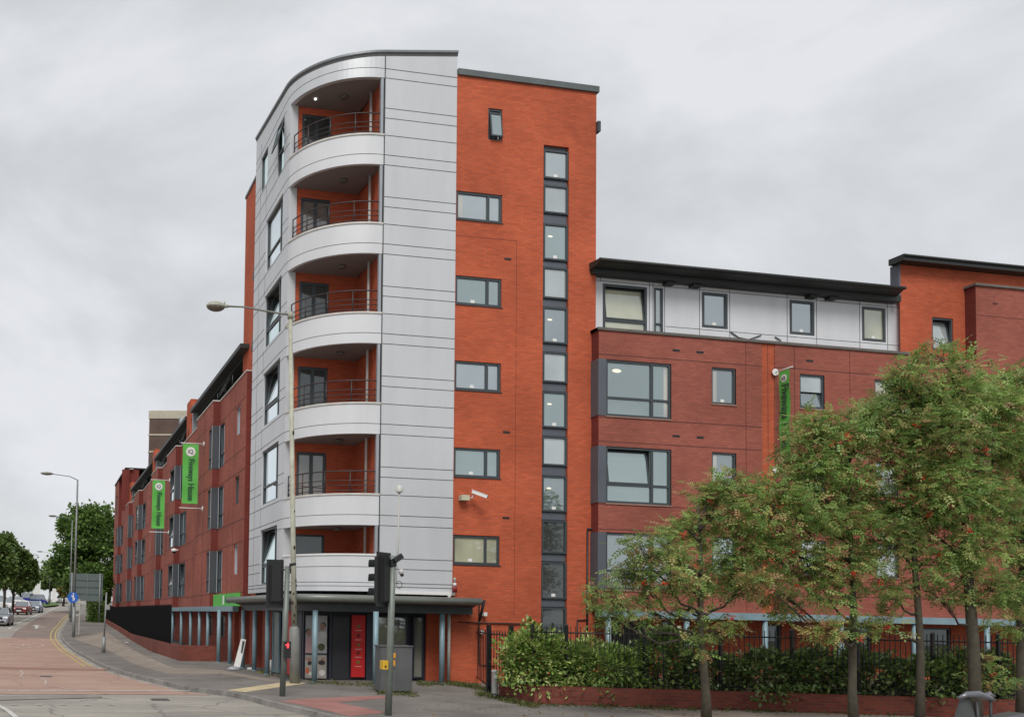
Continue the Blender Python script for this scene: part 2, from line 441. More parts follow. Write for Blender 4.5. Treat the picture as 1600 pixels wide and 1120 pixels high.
    if sticker:
        S = MB(); us = u0 + (u1 - u0) * .5 if sticker is True else sticker
        fbox(S, fr, us - .07, us + .07, z0 + fw + .02, z0 + fw + .12, dg + .004, dg + .007)
        S.build('notice', WHITE, o)
    return o

# ================================================================== THE BUILDING
B = empty('apartment_building', (10.6, 30.0, 0.0))
tag(B, 'red brick apartment block with a tall silver clad corner tower and stacked curved balconies', 'apartment block')
XL, YF = 8.0, 28.2           # silver planes: street side and front side
CR = 2.6; CX, CY = XL + CR, YF + CR
def arc(a, r=CR):            # a = 0 at the street side tangent, 90 at the front tangent
    t = R(a); return (CX - r * math.cos(t), CY - r * math.sin(t))
def rooftop(x, y): return 20.39 + .12 * (x - 10.55) + .115 * (y - 28.2)
P_ = 2.93
LIP = [17.67 - P_ * k for k in range(5)]            # tops of the curved balcony fronts
OPEN = [(LIP[k], 19.57 if k == 0 else LIP[k - 1] - .98) for k in range(5)] + [(4.02, LIP[4] - .98)]
LINES = []
for k in range(6):
    l = 17.67 - P_ * k
    LINES += [l, l - .65, l - .98, l + .57, l + .90]
LINES = sorted({round(z, 3) for z in LINES + [19.88, 19.57, 3.02, 3.14] if 2.95 < z < 20.0})
# --- silver walls: front, street side
S = MB()
fr_f, fr_s = FY(YF), FX(XL)
S.poly([fr_f(CX, 2.86), fr_f(13.1, 2.86), fr_f(13.1, rooftop(13.1, YF)), fr_f(CX, rooftop(CX, YF))])
S.poly([(13.1, YF, 2.86), (13.1, YF + 7.3, 2.86), (13.1, YF + 7.3, rooftop(13.1, 35.5)), (13.1, YF, rooftop(13.1, YF))])
SIDEWIN = [(31.12, 33.55, z, z + 2.0) for z in (14.8, 11.92, 9.0, 6.08, 3.16)]
TOPWIN = [(33.5, 34.55, 18.3, 19.68), (31.1, 31.95, 17.7, 19.55)]
facade(S, fr_s, CY, 35.45, 2.86, 19.9, SIDEWIN + TOPWIN, .16, 0, 0)
S.poly([fr_s(CY, 19.9), fr_s(35.45, 19.9), fr_s(35.45, rooftop(XL, 35.45)), fr_s(CY, rooftop(XL, CY))])
S.poly([(XL, 35.45, 2.86), (13, 35.45, 2.86), (13, 35.45, rooftop(13, 35.45)), (XL, 35.45, rooftop(XL, 35.45))])
# top curved band
NA = 24
A0 = 9.0                      # opening starts a little round the corner
for i in range(NA):
    a, b = 90 * i / NA, 90 * (i + 1) / NA
    (x0, y0), (x1, y1) = arc(a), arc(b)
    S.quad((x0, y0, 19.57), (x1, y1, 19.57), (x1, y1, rooftop(x1, y1)), (x0, y0, rooftop(x0, y0)), sm=True)
    (u0_, v0_), (u1_, v1_) = arc(a, CR - .15), arc(b, CR - .15)
    S.quad((x0, y0, 19.57), (x1, y1, 19.57), (u1_, v1_, 19.57), (u0_, v0_, 19.57))
# narrow curved pier between the side wall and the openings
for i in range(4):
    a, b = A0 * i / 4, A0 * (i + 1) / 4
    (x0, y0), (x1, y1) = arc(a), arc(b)
    S.quad((x0, y0, 2.86), (x1, y1, 2.86), (x1, y1, 19.57), (x0, y0, 19.57), sm=True)
xa, ya = arc(A0)
S.quad((xa, ya, 2.86), (xa + .28, ya + .02, 2.86), (xa + .28, ya + .02, 19.57), (xa, ya, 19.57))
S.build('metal_cladding', SILVER, B)
# joints in the cladding
J = MB()
def hjoint(M, fr, u0, u1, z, holes, t=.021):
    segs = [(u0, u1)]
    for a, b, c, d in holes:
        if c - .01 < z < d + .01:
            n = []
            for s0, s1 in segs:
                if b <= s0 or a >= s1: n.append((s0, s1)); continue
                if a > s0: n.append((s0, a))
                if b < s1: n.append((b, s1))
            segs = n
    for s0, s1 in segs:
        if s1 - s0 > .03: fbox(M, fr, s0, s1, z - t / 2, z + t / 2, 0, .004)
for z in LINES:
    hjoint(J, fr_f, CX + .02, 13.1, z, [])
    hjoint(J, fr_s, CY, 35.45, z, SIDEWIN + TOPWIN)
fbox(J, fr_f, CX - .015, CX + .02, 2.95, rooftop(CX, YF) - .03, -.02, .006)
for u in (33.62, 34.6):
    fbox(J, fr_s, u - .008, u + .008, 2.9, 20.3, 0, .004) if u > 34 else [fbox(J, fr_s, u - .008, u + .008, a, b, 0, .004) for a, b in ((16.85, 18.2), (13.95, 14.75), (11.0, 11.87), (8.13, 8.95), (5.2, 6.03))]
def curved_strip(M, r0, r1, z0, z1, a0=0, a1=90, n=NA, mi=0, sm=True):
    for i in range(n):
        a, b = a0 + (a1 - a0) * i / n, a0 + (a1 - a0) * (i + 1) / n
        p = arc(a, r0), arc(b, r0), arc(b, r1), arc(a, r1)
        M.quad((*p[0], z0), (*p[1], z0), (*p[1], z1), (*p[0], z1), mi, sm)          # outer
        M.quad((*p[3], z0), (*p[2], z0), (*p[2], z1), (*p[3], z1), mi, sm)          # inner
        M.quad((*p[0], z1), (*p[1], z1), (*p[2], z1), (*p[3], z1), mi)
        M.quad((*p[0], z0), (*p[1], z0), (*p[2], z0), (*p[3], z0), mi)
curved_strip(J, CR + .004, CR - .01, 19.872, 19.888)
for z in LINES:                                                # pier joints
    if z < 19.5: curved_strip(J, CR + .004, CR - .01, z - .008, z + .008, 0, A0, 4)
for k in range(5): curved_strip(J, CR + .004, CR - .01, LIP[k] - .658, LIP[k] - .642, A0, 90)
for z in (3.64, 3.14, 3.02): curved_strip(J, CR + .004, CR - .01, z - .008, z + .008, A0, 90)
J.build('cladding_joint', JOINT, B)
# roof cap of the tower
RC = MB()
pts = [(XL, 35.5)] + [arc(90 * i / NA) for i in range(NA + 1)] + [(13.12, YF), (13.12, 35.5)]
def off(p, o):
    x, y = p
    if x <= XL + .001: return (x - o, y)
    if x < CX and y < CY:
        d = Vector((x - CX, y - CY)).normalized(); return (x + d.x * o, y + d.y * o)
    return (x, y - o) if y <= YF + .01 else (x, y)
for p, q in zip(pts, pts[1:]):
    for (o1, z1, o2, z2) in ((.05, .02, .05, .09), (.05, .09, -.25, .11), (0, -.02, .05, .02)):
        a, b, c, d = off(p, o1), off(q, o1), off(q, o2), off(p, o2)
        RC.quad((*a, rooftop(*a) + z1), (*b, rooftop(*b) + z1), (*c, rooftop(*c) + z2), (*d, rooftop(*d) + z2))
RC.poly([(*p, rooftop(*p) + .08) for p in pts])
RC.build('roof_coping', pm("roof edge metal", (.20, .215, .23), .4, .3, var=.08), B)
DL = MB()
for p, q in zip(pts[:-2], pts[1:-1]):
    a, b = off(p, .012), off(q, .012)
    DL.quad((*a, rooftop(*a) - .09), (*b, rooftop(*b) - .09), (*b, rooftop(*b) - .02), (*a, rooftop(*a) - .02))
DL.build('roof_shadow_gap', JOINT, B)
TRIM = MB()
fbox(TRIM, fr_f, 10.95, 13.16, 2.80, 2.90, 0, .09)
TRIM.build('drip_trim', WHITE, B)

# --- curved balconies
BW = 30.45                      # back wall of the balconies
inner = [arc(A0 + (90 - A0) * i / NA, CR - .12) for i in range(NA + 1)]
for k in range(6):
    z0 = (17.67 - P_ * k) - .98
    ztop = LIP[k] if k < 5 else 4.02
    if k == 5: z0 = 2.86
    M = MB()
    curved_strip(M, CR, CR - .12, z0, ztop, A0, 90)
    lbl = M.build('balcony', WHITEPAINT, B)
    M = MB(); curved_strip(M, CR + .03, CR - .15, ztop - .02, ztop + .035, A0, 90); M.build('balcony_coping', COPING if k < 5 else WHITE, lbl)
    M = MB()
    fl = [*inner, (10.5, BW), (8.25, BW)]
    fz = z0 + .38 if k < 5 else 3.2
    M.poly([(x, y, fz) for x, y in fl])
    if k < 5: M.poly([(x, y, z0 + .006) for x, y in [*[arc(A0 + (90 - A0) * i / NA, CR - .125) for i in range(NA + 1)], (10.5, BW), (8.25, BW)]])
    M.build('balcony_floor', SOFFIT, lbl)
    if k < 5:
        M = MB()
        hs = (.14, .30, .46, .76)
        rr = CR - .1
        for h in hs:
            M.tube([(*arc(A0 + 3 + (90 - A0 - 4) * i / 20, rr), ztop + h) for i in range(21)], .022 if h > .7 else .015, 6)
        for a in (A0 + 3, 30, 50, 69, 88):
            x, y = arc(a, rr); M.tube([(x, y, ztop), (x, y, ztop + .76)], .021, 6)
        M.build('railing', RAIL, lbl)
    # lamp on the ceiling
    oz = OPEN[k][1]
    M = MB(); M.lathe((9.65, 29.5, oz - .004), [(.13, 0), (.14, -.04), (.10, -.09)], 14)
    M.build('ceiling_lamp', pm("dusky lamp", (.12, .11, .10), .5), lbl)
# ceiling of the top balcony
M = MB(); M.poly([(x, y, 19.575) for x, y in [*inner, (10.5, BW), (8.25, BW)]]); M.build('balcony_ceiling', SOFFIT, B)
M = MB(); M.lathe((8.75, 29.85, 19.57), [(.05, 0), (.04, -.04)], 10)
M.build('lit_ceiling_lamp', pm("lit lamp", (.9, .9, .9), .5, emit=((1, .98, .93), 1.6)), B)
# back and side walls inside the balconies, doors
M = MB()
fr_b = FY(BW)
DOORS = [(8.47, 9.52, z0 - .75, z0 + 1.66) for z0 in LIP] + [(8.45, 9.5, 4.06, 4.80)]
facade(M, fr_b, 8.2, 10.56, 2.9, 19.57, DOORS, .10)
M.quad((10.56, YF + .02, 2.9), (10.56, BW, 2.9), (10.56, BW, 19.57), (10.56, YF + .02, 19.57))
M.build('balcony_wall', ORANGE, B)
for i, d in enumerate(DOORS):
    if i < 5:
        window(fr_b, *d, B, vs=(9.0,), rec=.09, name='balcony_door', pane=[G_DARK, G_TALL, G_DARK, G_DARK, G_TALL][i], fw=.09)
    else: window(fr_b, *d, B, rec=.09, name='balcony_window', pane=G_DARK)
M = MB()
M.tube([(10.42, 29.0, 2.95), (10.42, 29.0, 19.55)], .045, 8)
M.build('downpipe', GREYPIPE, B)
M = MB()
fbox(M, FY(YF + .01), 10.475, 10.565, 3.98, 19.56, -.12, -.005); M.build('opening_trim', FRAMEL, B)

# --- side windows of the tower
for i, h in enumerate(SIDEWIN):
    window(fr_s, *h, B, vs=(31.62,), hs=((h[2] + .66, 31.12, 33.55),), rec=.14, pane=G_SKY,
           sash=(31.68, 33.5, h[2] + .7, h[3] - .04, -.0) if i in () else ((31.68, 33.48, h[2] + .72, h[3] - .05, -.22) if i in (1, 2, 4) else None))
window(fr_s, *TOPWIN[0], B, rec=.1)
window(fr_s, *TOPWIN[1], B, rec=.1, hs=(18.55,), sash=(31.13, 31.92, 18.56, 19.5, .24))

# --- orange brick tower behind and beside
TOWERWIN = [(13.12, 14.74, z, z + .95) for z in (15.15, 12.33, 9.51, 6.66, 3.82)] + [(14.22, 14.72, 17.93, 19.0)]
STAIR = (16.22, 17.14, .9, 17.98)
M = MB()
fr_t = FY(YF + .01)
facade(M, fr_t, 13.1, 18.15, -.1, 20.0, TOWERWIN + [STAIR], .13)
M.quad((18.15, YF + .01, -.1), (18.15, 40, -.1), (18.15, 40, 20), (18.15, YF + .01, 20))
M.quad((18.15, 40, -.1), (13, 40, -.1), (13, 40, 20), (18.15, 40, 20)); M.quad((13, 38.7, 2), (13, 40, 2), (13, 40, 20), (13, 38.7, 20)); M.quad((8.32, 38.7, 2), (13, 38.7, 2), (13, 38.7, 20), (8.32, 38.7, 20))
SW2 = [(35.9, 36.7, z, z + 1.15) for z in (15.6, 12.7)]
facade(M, FX(8.32), 35.45, 38.7, 2.4, 20.0, SW2, .12)
M.build('brick_wall', ORANGE, B)
for h in SW2: window(FX(8.32), *h, B, rec=.1, sash=(35.95, 36.65, h[2] + .05, h[3] - .05, .10))
M = MB()
M.box(13.12, 18.22, YF - .06, 40.1, 19.98, 20.18); M.box(8.28, 13.0, 35.5, 38.76, 19.98, 20.10)
M.build('tower_roof', pm("grey roof trim", (.10, .115, .12), .5, .1), B)
for i, h in enumerate(TOWERWIN[:5]):
    window(fr_t, *h, B, vs=(14.26,), rec=.1, pane=G_CREAM if i == 4 else G_SKY, sticker=(13.75 if i else False), fw=.07)
window(fr_t, *TOWERWIN[5], B, rec=.1, sash=(14.26, 14.68, 18.0, 18.85, .12))
for h in TOWERWIN[:5]: M = MB(); fbox(M, fr_t, h[0], h[1] + .03, h[2] - .03, h[2] - .002, -.1, .03); M.build('window_sill', FRAME, B)
# stair window strip
M = MB()
SP = [(17.78, 16.90), (16.58, 15.72), (15.27, 14.13), (13.79, 12.83), (12.44, 11.32), (10.93, 10.01), (9.60, 8.49), (8.10, 7.23), (6.78, 5.70), (5.31, 4.32), (3.94, 2.82), (2.44, 1.2)]
M.box(STAIR[0], STAIR[1], YF + .12, YF + .17, STAIR[2], STAIR[3])
for (a, b), (c, d) in zip(SP, SP[1:]):
    fbox(M, fr_t, STAIR[0] + .02, STAIR[1] - .02, c + .08, b - .08, -.11, -.075)
    fbox(M, fr_t, STAIR[0], STAIR[1], b - .06, b - .02, -.11, -.05)
M.build('spandrel_panel', GREYM, B)
for i, (a, b) in enumerate(SP):
    window(fr_t, STAIR[0] + .015, STAIR[1] - .015, b - .05, a + .05, B, rec=.075, name='stair_window',
           pane=(G_SKY if i % 2 == 0 else G_MID) if i < 9 else G_DARK, sticker=(i % 2 == 0 and i < 11), fw=.055, lamp=(.3, .66, .09) if i in (2, 4, 6, 8) else None)  # lowest panes: reflection of dark buildings opposite put into the glass colour
M = MB()
for (u, z) in ((14.95, 13.97), (14.95, 8.2), (14.95, 5.38)):
    fbox(M, fr_t, u - .12, u + .12, z - .035, z + .035, 0, .012)
M.build('air_vent', BLACK, B)
M = MB(); fbox(M, fr_t, 18.13, 18.24, 18.6, 18.95, -.1, .12); M.build('roof_outlet_box', FRAME, B)
# the faint movement joint and pale stains
M = MB()
fbox(M, fr_t, 15.26, 15.272, 2.2, 14.6, 0, .003); fbox(M, fr_t, 13.12, 15.26, 14.6, 14.612, 0, .003)
M.build('brick_joint', BJOINT, B)

# --- ground floor of the tower
M = MB()
GY = 29.0
fbox(M, FY(GY), 12.58, 13.12, -.1, 2.5, -.2, 0)
M.box(13.06, 13.098, 28.215, 28.99, -.1, 2.78)
M.build('brick_pier', ORANGE, B)
M = MB()
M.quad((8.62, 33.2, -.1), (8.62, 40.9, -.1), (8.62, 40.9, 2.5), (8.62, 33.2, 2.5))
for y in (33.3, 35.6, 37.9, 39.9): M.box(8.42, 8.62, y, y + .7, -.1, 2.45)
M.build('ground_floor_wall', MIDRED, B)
def shopbox(x0, x1, z0, z1, m, name, d=.0, parent=B):
    M = MB(); fbox(M, FY(GY), x0, x1, z0, z1, -.06 + d, d); return M.build(name, m, parent)
NAVY = pm("dark navy frame", (.028, .032, .048), .45, var=.1)
M = MB(); fbox(M, FY(GY + .1), 8.42, 12.58, -.1, 2.5, -.1, 0); M.box(8.42, 8.6, 29.3, 33.2, -.1, 2.5); sf = M.build('shopfront', NAVY, B)
def posterpanel(x0, x1, which, parent):
    M = MB()
    fr = FY(GY)
    fbox(M, fr, x0, x1, .05, 2.06, 0, .03, 0)
    d = .033
    def rect(a, b, c, e, mi, dd=d):
        fbox(M, fr, x0 + (x1 - x0) * a, x0 + (x1 - x0) * b, .05 + 2.01 * c, .05 + 2.01 * e, .03, dd, mi)
    def blob(cx, cz, rx, rz, mi, dd=.037, n=14):
        M.poly([fr(x0 + (x1 - x0) * (cx + rx * math.cos(2 * math.pi * i / n)), .05 + 2.01 * (cz + rz * math.sin(2 * math.pi * i / n)), dd) for i in range(n)], mi)
    rect(0, 1, .40, 1, 1); rect(0, 1, 0, .37, 2)
    def person(cx, cz, sc, hair, top, flip=1):      # head, hair and shoulders of a figure in the picture
        hw_ = .085 * sc / (x1 - x0); hh_ = .11 * sc / 2.01
        M.poly([fr(x0 + (x1 - x0) * min(.98, max(.02, cx + hw_ * a)), .05 + 2.01 * (cz + hh_ * b), .036) for a, b in ((-2.3, -5.2), (2.3, -5.2), (2.2, -2.6), (1.5, -1.5), (.5, -1.1), (-.5, -1.1), (-1.5, -1.5), (-2.2, -2.6))], top)
        blob(cx, cz, hw_ * .8, hh_, 5, .038); blob(cx - flip * hw_ * .2, cz + hh_ * .45, hw_ * .95, hh_ * .75, hair, .0365)
    if which == 0:
        person(.45, .72, 1.1, 3, 4); blob(.6, .24, .3, .035, 3, .036); blob(.45, .30, .4, .03, 5, .036); blob(.3, .12, .28, .05, 6, .036); blob(.7, .07, .22, .03, 8, .038)
    else:
        person(.55, .82, 1.2, 3, 8, -1); blob(.45, .5, .38, .06, 7, .040); blob(.5, .25, .36, .04, 3, .036); blob(.65, .31, .25, .02, 5, .037); blob(.55, .09, .32, .05, 8, .036)
    o = M.build('window_poster', [NAVY, pm("poster pale", (.42, .42, .44), .4, var=.12, vs=4), pm("poster stone", (.36, .33, .30), .4, var=.2, vs=6), pm("poster dark hair", (.04, .03, .03), .5),
                pm("poster pink", (.5, .3, .32), .4), pm("poster skin", (.35, .2, .15), .4), pm("poster orange", (.5, .14, .07), .4), pm("poster olive", (.10, .11, .05), .4), pm("poster white", (.6, .58, .56), .4)], parent)
    return o
posterpanel(8.46, 8.70, 0, B)
posterpanel(8.84, 9.17, 1, B)
shopbox(9.25, 9.33, 0, 2.1, NAVY, 'door_frame', .05)
M = MB(); fbox(M, FY(GY), 9.36, 9.92, .02, 2.05, 0, .02); M.build('shop_door', pm("dark door", (.035, .035, .042), .35, var=.2), B)
RED = pm("red sign panel", (.56, .02, .022), .45, var=.06)
M = MB(); fbox(M, FY(GY), 10.0, 10.46, .10, 2.10, 0, .04)
rp_ = M.build('red_panel', RED, B)
M = MB()
fr = FY(GY)
for i, z in enumerate((1.66, 1.36, 1.06, .80, .50)):
    disc(M, fr(10.23, z + .08, .042), (0, -1, 0), .055, i % 2, 12)
    fbox(M, fr, 10.12, 10.35, z - .065, z - .048, .04, .044, 2)
M.build('pictogram', [pm("olive pictogram", (.16, .17, .03), .5), pm("maroon pictogram", (.12, .01, .015), .5), pm("pale lettering", (.65, .45, .42), .5)], rp_)
shopbox(10.5, 10.7, 0, 2.15, NAVY, 'door_frame', .05)
GSH = glass("shop glass", (.20, .20, .165), .14)
for a, b in ((10.78, 11.28), (11.34, 11.90), (12.08, 12.46)):
    window(FY(GY - .04), a, b, .08, 2.1, B, rec=.02, name='shop_window', pane=GSH, fw=.05, mat=NAVY)
# street side of the shopfront
M = MB(); M.box(8.39, 8.42, 30.5, 31.05, .05, 2.2); M.build('red_panel', RED, B)
window(FX(8.40), 31.85, 32.75, .02, 2.15, B, rec=-.01, name='service_door', pane=pm("pale grey door", (.22, .25, .25), .4), fw=.05, mat=COLB)
# --- canopy round the tower foot
def canopy_path(off_, n=10):
    x, y, r = 7.42 + off_, 27.25 + off_, 1.5 - off_
    p = [(x, 36.4)] + [(x + r - r * math.cos(R(90 * i / n)), y + r - r * math.sin(R(90 * i / n))) for i in range(n + 1)] + [(13.62, y)]
    return p
M = MB()
M.tube([(x, y, 2.60) for x, y in canopy_path(0)], .115, 12)
can = M.build('canopy', GUTTER, B)
M = MB()
p0 = canopy_path(.03); p1 = canopy_path(.5)
for (a, b, c, d) in zip(p0, p0[1:], p1[1:], p1):
    M.quad((*a, 2.66), (*b, 2.66), (*c, 2.72), (*d, 2.72)); M.quad((*a, 2.55), (*b, 2.55), (*c, 2.42), (*d, 2.42))
poly_top = [*p1, (13.4, 28.2), (10.6, 28.2), (8.3, 30), (8.3, 36.4)]
M.poly([(x, y, 2.72) for x, y in poly_top]); M.poly([(x, y, 2.42) for x, y in [*p1, (13.2, 29.0), (8.5, 29.0), (8.6, 36.4)]])
M.build('canopy_soffit', pm("dark canopy metal", (.05, .055, .055), .5, var=.15), can)
M = MB()
p2 = canopy_path(.55, 10); p3 = canopy_path(.75, 10)
for (a, b, c, d) in zip(p2, p2[1:], p3[1:], p3):
    M.hexa([(*a, 2.20), (*b, 2.20), (*c, 2.20), (*d, 2.20), (*a, 2.43), (*b, 2.43), (*c, 2.43), (*d, 2.43)])
M.build('fascia_beam', pm("dark fascia", (.06, .07, .075), .5), can)
# columns
for (px, py) in ((690, 1067), (586, 1069), (491, 1066), (444, 1062), (417, 1053), (397, 1047), (379, 1043), (358.6, 1037), (341, 1034)):
    x, y, z = gnd(px, py)
    M = MB(); M.lathe((x, y, -.02), [(.085, 0), (.085, 2.24)], 14); M.lathe((x, y, 0), [(.12, -.01), (.12, .02)], 12)
    M.build('column', COLB, B)
M = MB(); M.lathe((12.96, 28.1, 0), [(.05, 0), (.05, 2.8)], 10); M.build('downpipe', GREYPIPE, B)

# ================================================================== STREET WING (left)
STR = [42.0, 54.0, 62.5, 74.6, 83.2, 94.7]
BACK = [46.6, 58.0, 66.2, 78.6, 86.6, 99.5]
PR = .32
FZ = [(3.0, 4.93), (5.95, 7.85), (8.72, 10.72)]
SZ = [(3.7, 4.95), (6.62, 7.82), (9.55, 10.75)]
bigw = [False, True, False, True, False, True]
TOPZ = 11.86
segs = []
y = 36.4
for s_, b_ in zip(STR, BACK):
    segs.append((y, s_, XL)); segs.append((s_, b_, XL - PR)); y = b_
smalls = [(37.5, 38.35), (47.6, 48.6), (68.6, 69.5), (80.2, 81.0), (88.4, 89.4)]
wall = MB(); jt = MB(); cop = MB()
wins = []
for (a, b, X) in segs:
    fr = FX(X); holes = []
    for i, s_ in enumerate(STR):
        wd = 2.3 if bigw[i] else 1.0
        for (z0, z1) in FZ:
            if abs(b - s_) < .01: holes.append((s_ - .14 - wd, s_ - .14, z0, z1, wd))
            if abs(a - s_) < .01: holes.append((s_ + .12, s_ + .12 + wd, z0, z1, wd))
    for (u, v) in smalls:
        if a < u and v < b: holes += [(u, v, z0, z1, 0) for z0, z1 in SZ]
    top = TOPZ if a < 87 - .5 else 15.4
    if X == XL - PR and abs(b - 99.5) < .01: top = 15.5
    if a > 86: holes += [(a + (b - a) * .3, a + (b - a) * .3 + 1.8, 12.0, 14.2, 1)] if b - a > 3 else []
    facade(wall, fr, a, b, 2.38, top, holes, .14)
    wins += [(fr, h) for h in holes]
    for z in (2.93, 5.0, 5.9, 7.93, 8.78, 10.85): hjoint(jt, fr, a, b, z, [h[:4] for h in holes], .032)
    for u in (a + 2.2, b - 2.3):
        if not any(h[0] - .05 < u < h[1] + .05 for h in holes): fbox(jt, fr, u - .018, u + .018, 2.4, TOPZ, 0, .004)
    cop.box(X - .03, X + .35, a, b, top, top + .055)
wall.quad((XL, 36.4, 2.38), (8.9, 36.4, 2.38), (8.9, 36.4, TOPZ), (XL, 36.4, TOPZ))
wall.quad((XL - PR, 99.5, 0), (18, 99.5, 0), (18, 99.5, 15.5), (XL - PR, 99.5, 15.5))
wall.build('brick_wall', DARK, B)
cop.build('parapet_coping', COPING, B)
jt.build('brick_joint', BJOINT, B)
for i, s_ in enumerate(STR):
    ret = MB()
    zt = TOPZ if i < 5 else 15.5
    prev = 2.38
    for (z0, z1) in FZ:
        gp = MB(); lf = MB(); gp.box(XL - PR - .02, XL + .1, s_ - .02, s_ + .12, z0, z1)
        gp.box(XL - .015, XL + .1, s_ - .14, s_ - .02, z0, z1)
        lf.box(XL - .04, XL - .015, s_ - .14, s_ - .06, z0, z1); lf.box(XL - PR - .04, XL - PR - .02, s_ + .02, s_ + .06, z0, z1)
        lf.build('panel_edge', FRAMEL, gp.build('corner_panel', DPANEL, B))
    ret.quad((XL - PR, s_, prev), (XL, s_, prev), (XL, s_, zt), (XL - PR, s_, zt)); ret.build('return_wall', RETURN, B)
ret = MB()
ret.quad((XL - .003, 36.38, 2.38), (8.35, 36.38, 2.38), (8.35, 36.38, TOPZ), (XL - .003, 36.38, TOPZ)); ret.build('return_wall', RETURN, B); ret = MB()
ret.quad((XL - PR, 86.9, TOPZ), (8.9, 86.9, TOPZ), (8.9, 86.9, 15.4), (XL - PR, 86.9, 15.4))
ret.quad((7.3, 86.88, 11.5), (XL - PR, 86.88, 11.5), (XL - PR, 86.88, 15.4), (7.3, 86.88, 15.4))
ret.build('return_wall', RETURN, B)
random.seed(4)
for (fr, h) in wins:
    wd = h[4]
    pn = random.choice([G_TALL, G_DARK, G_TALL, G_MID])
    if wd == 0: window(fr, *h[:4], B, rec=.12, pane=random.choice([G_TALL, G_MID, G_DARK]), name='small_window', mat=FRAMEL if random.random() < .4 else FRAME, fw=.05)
    elif wd < 2: window(fr, *h[:4], B, rec=.1, pane=pn, hs=(h[2] + .62,), mat=FRAME, fw=.055)
    else: window(fr, *h[:4], B, rec=.1, pane=pn, vs=(h[0] + .65,), hs=(h[2] + .66,), mat=FRAME, sash=(h[0] + .72, h[1] - .06, h[2] + .7, h[3] - .06, -.2) if random.random() < .35 else None)
# recessed top floor, roof slabs, party walls
M = MB()
M.box(9.5, 9.7, 36.4, 87, 11.5, 13.2); M.build('attic_wall', pm("dark attic cladding", (.05, .055, .055), .6), B)
M = MB()
for a, b in ((37.5, 50.6), (52.3, 67.3), (68.5, 85)):
    M.box(7.93, 18, a, b, 13.12, 13.30)
    M.box(8.35, 9.5, a, b, 13.0, 13.12)
M.box(7.6, 18, 87, 99.6, 15.5, 15.62)
M.build('roof_slab', BLACKR, B)
M = MB()
for a, b in ((50.9, 52.3), (67.3, 68.5), (85, 86.6)): M.box(8.02, 12, a, b, 11.95, 14.0)
M.build('party_wall', ORANGE, B)
M = MB()
for a, b in ((50.5, 50.9), (66.9, 67.3), (84.6, 85.0)): M.box(8.10, 12, a, b, 11.95, 13.6); 
M.build('metal_fin', FRAMEL, B)
M = MB()
M.quad((18, 36, 0), (18, 99.5, 0), (18, 99.5, 13.2), (18, 36, 13.2)); M.build('rear_wall', DARK, B)
# parapet rails and little louvres at the steps
for s_ in STR[:5]:
    M = MB(); M.tube([(7.78, s_ - 3.2, 12.12), (7.98, s_ + .2, 12.12)], .02, 6); M.tube([(7.78, s_ - 3.2, 12.25), (7.98, s_ + .2, 12.25)], .02, 6)
    for y in (s_ - 3.2, s_ - 1.6, s_ + .2): M.tube([(7.9, y, 11.9), (7.9, y, 12.28)], .02, 6)
    M.build('parapet_rail', FRAME, B)
# beam and posts under the wing, wall behind
M = MB()
M.box(7.62, 7.86, 36.5, 99.5, 2.16, 2.38); M.build('fascia_beam', COLB, B)
M = MB(); M.quad((7.9, 36.5, 2.375), (9.0, 36.5, 2.375), (9.0, 99.5, 2.375), (7.9, 99.5, 2.375)); M.build('overhang_soffit', FRAME, B)
for y in (42.6, 44.9, 47.6, 50.8, 54.2, 58, 62, 66):
    M = MB(); M.lathe((7.74, y, gz(y) - .1), [(.08, 0), (.08, 2.3 - gz(y))], 12); M.build('column', COLB, B)
M = MB()
gh = [(41.5 + 3.4 * i, 42.5 + 3.4 * i, .9, 2.0, 0) for i in range(8)]
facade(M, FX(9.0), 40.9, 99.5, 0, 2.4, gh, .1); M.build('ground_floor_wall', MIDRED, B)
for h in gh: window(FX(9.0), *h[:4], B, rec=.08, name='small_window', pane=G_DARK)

# ================================================================== GARDEN WING (right)
YR = 27.8
fr_r = FY(YR)
FR_ = [(9.50, 10.74), (6.62, 7.85), (3.75, 5.0)]
RH = []
for k, (z0, z1) in enumerate(FR_):
    RH.append((18.27, 20.67, z1 - 1.88, z1, 'bay'))
    RH.append((22.19, 23.12, z0, z1, 's')); RH.append((25.6, 26.58, z0 + .05, z1, 's')); RH.append((28.6, 29.52, z0 + .05, z1, 's'))
M = MB(); J = MB()
facade(M, fr_r, 18.0, 24.12, 2.42, 11.7, RH, .12)
facade(M, fr_r, 24.62, 32.87, 2.42, 11.7, RH, .12)
for a, b in ((18.0, 24.12), (24.62, 32.87)):
    for z in (5.1, 5.92, 8.0, 8.8, 10.9, 3.1):
        hjoint(J, fr_r, a, b, z, [h[:4] for h in RH], .022)
for u in (23.5, 25.4, 27.6): fbox(J, fr_r, u - .01, u + .01, 2.5, 11.7, 0, .004)
M.build('brick_wall', DARK, B); J.build('brick_joint', BJOINT, B)
M = MB()
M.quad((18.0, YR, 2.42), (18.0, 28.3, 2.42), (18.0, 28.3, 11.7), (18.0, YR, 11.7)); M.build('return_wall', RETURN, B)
M = MB(); fbox(M, FY(YR + .1), 24.10, 24.68, 2.42, 11.69, -.1, .08); M.build('brick_pilaster', ORANGE, B)
J = MB(); fbox(J, FY(YR + .02), 24.36, 24.375, 2.42, 11.7, 0, .004); J.build('brick_joint', BJOINT, B)
M = MB(); fbox(M, FY(YR), 17.95, 30.0, 11.7, 11.79, -.5, .05); M.box(17.95, 18.2, 27.8, 28.25, 11.7, 11.79); M.build('parapet_coping', pm("dark coping", (.12, .11, .10), .7), B)
for h in RH:
    if h[4] == 'bay':
        M = MB(); M.box(17.975, 18.265, YR - .02, 28.3, h[2], h[3]); M.build('corner_panel', GREYM, B)
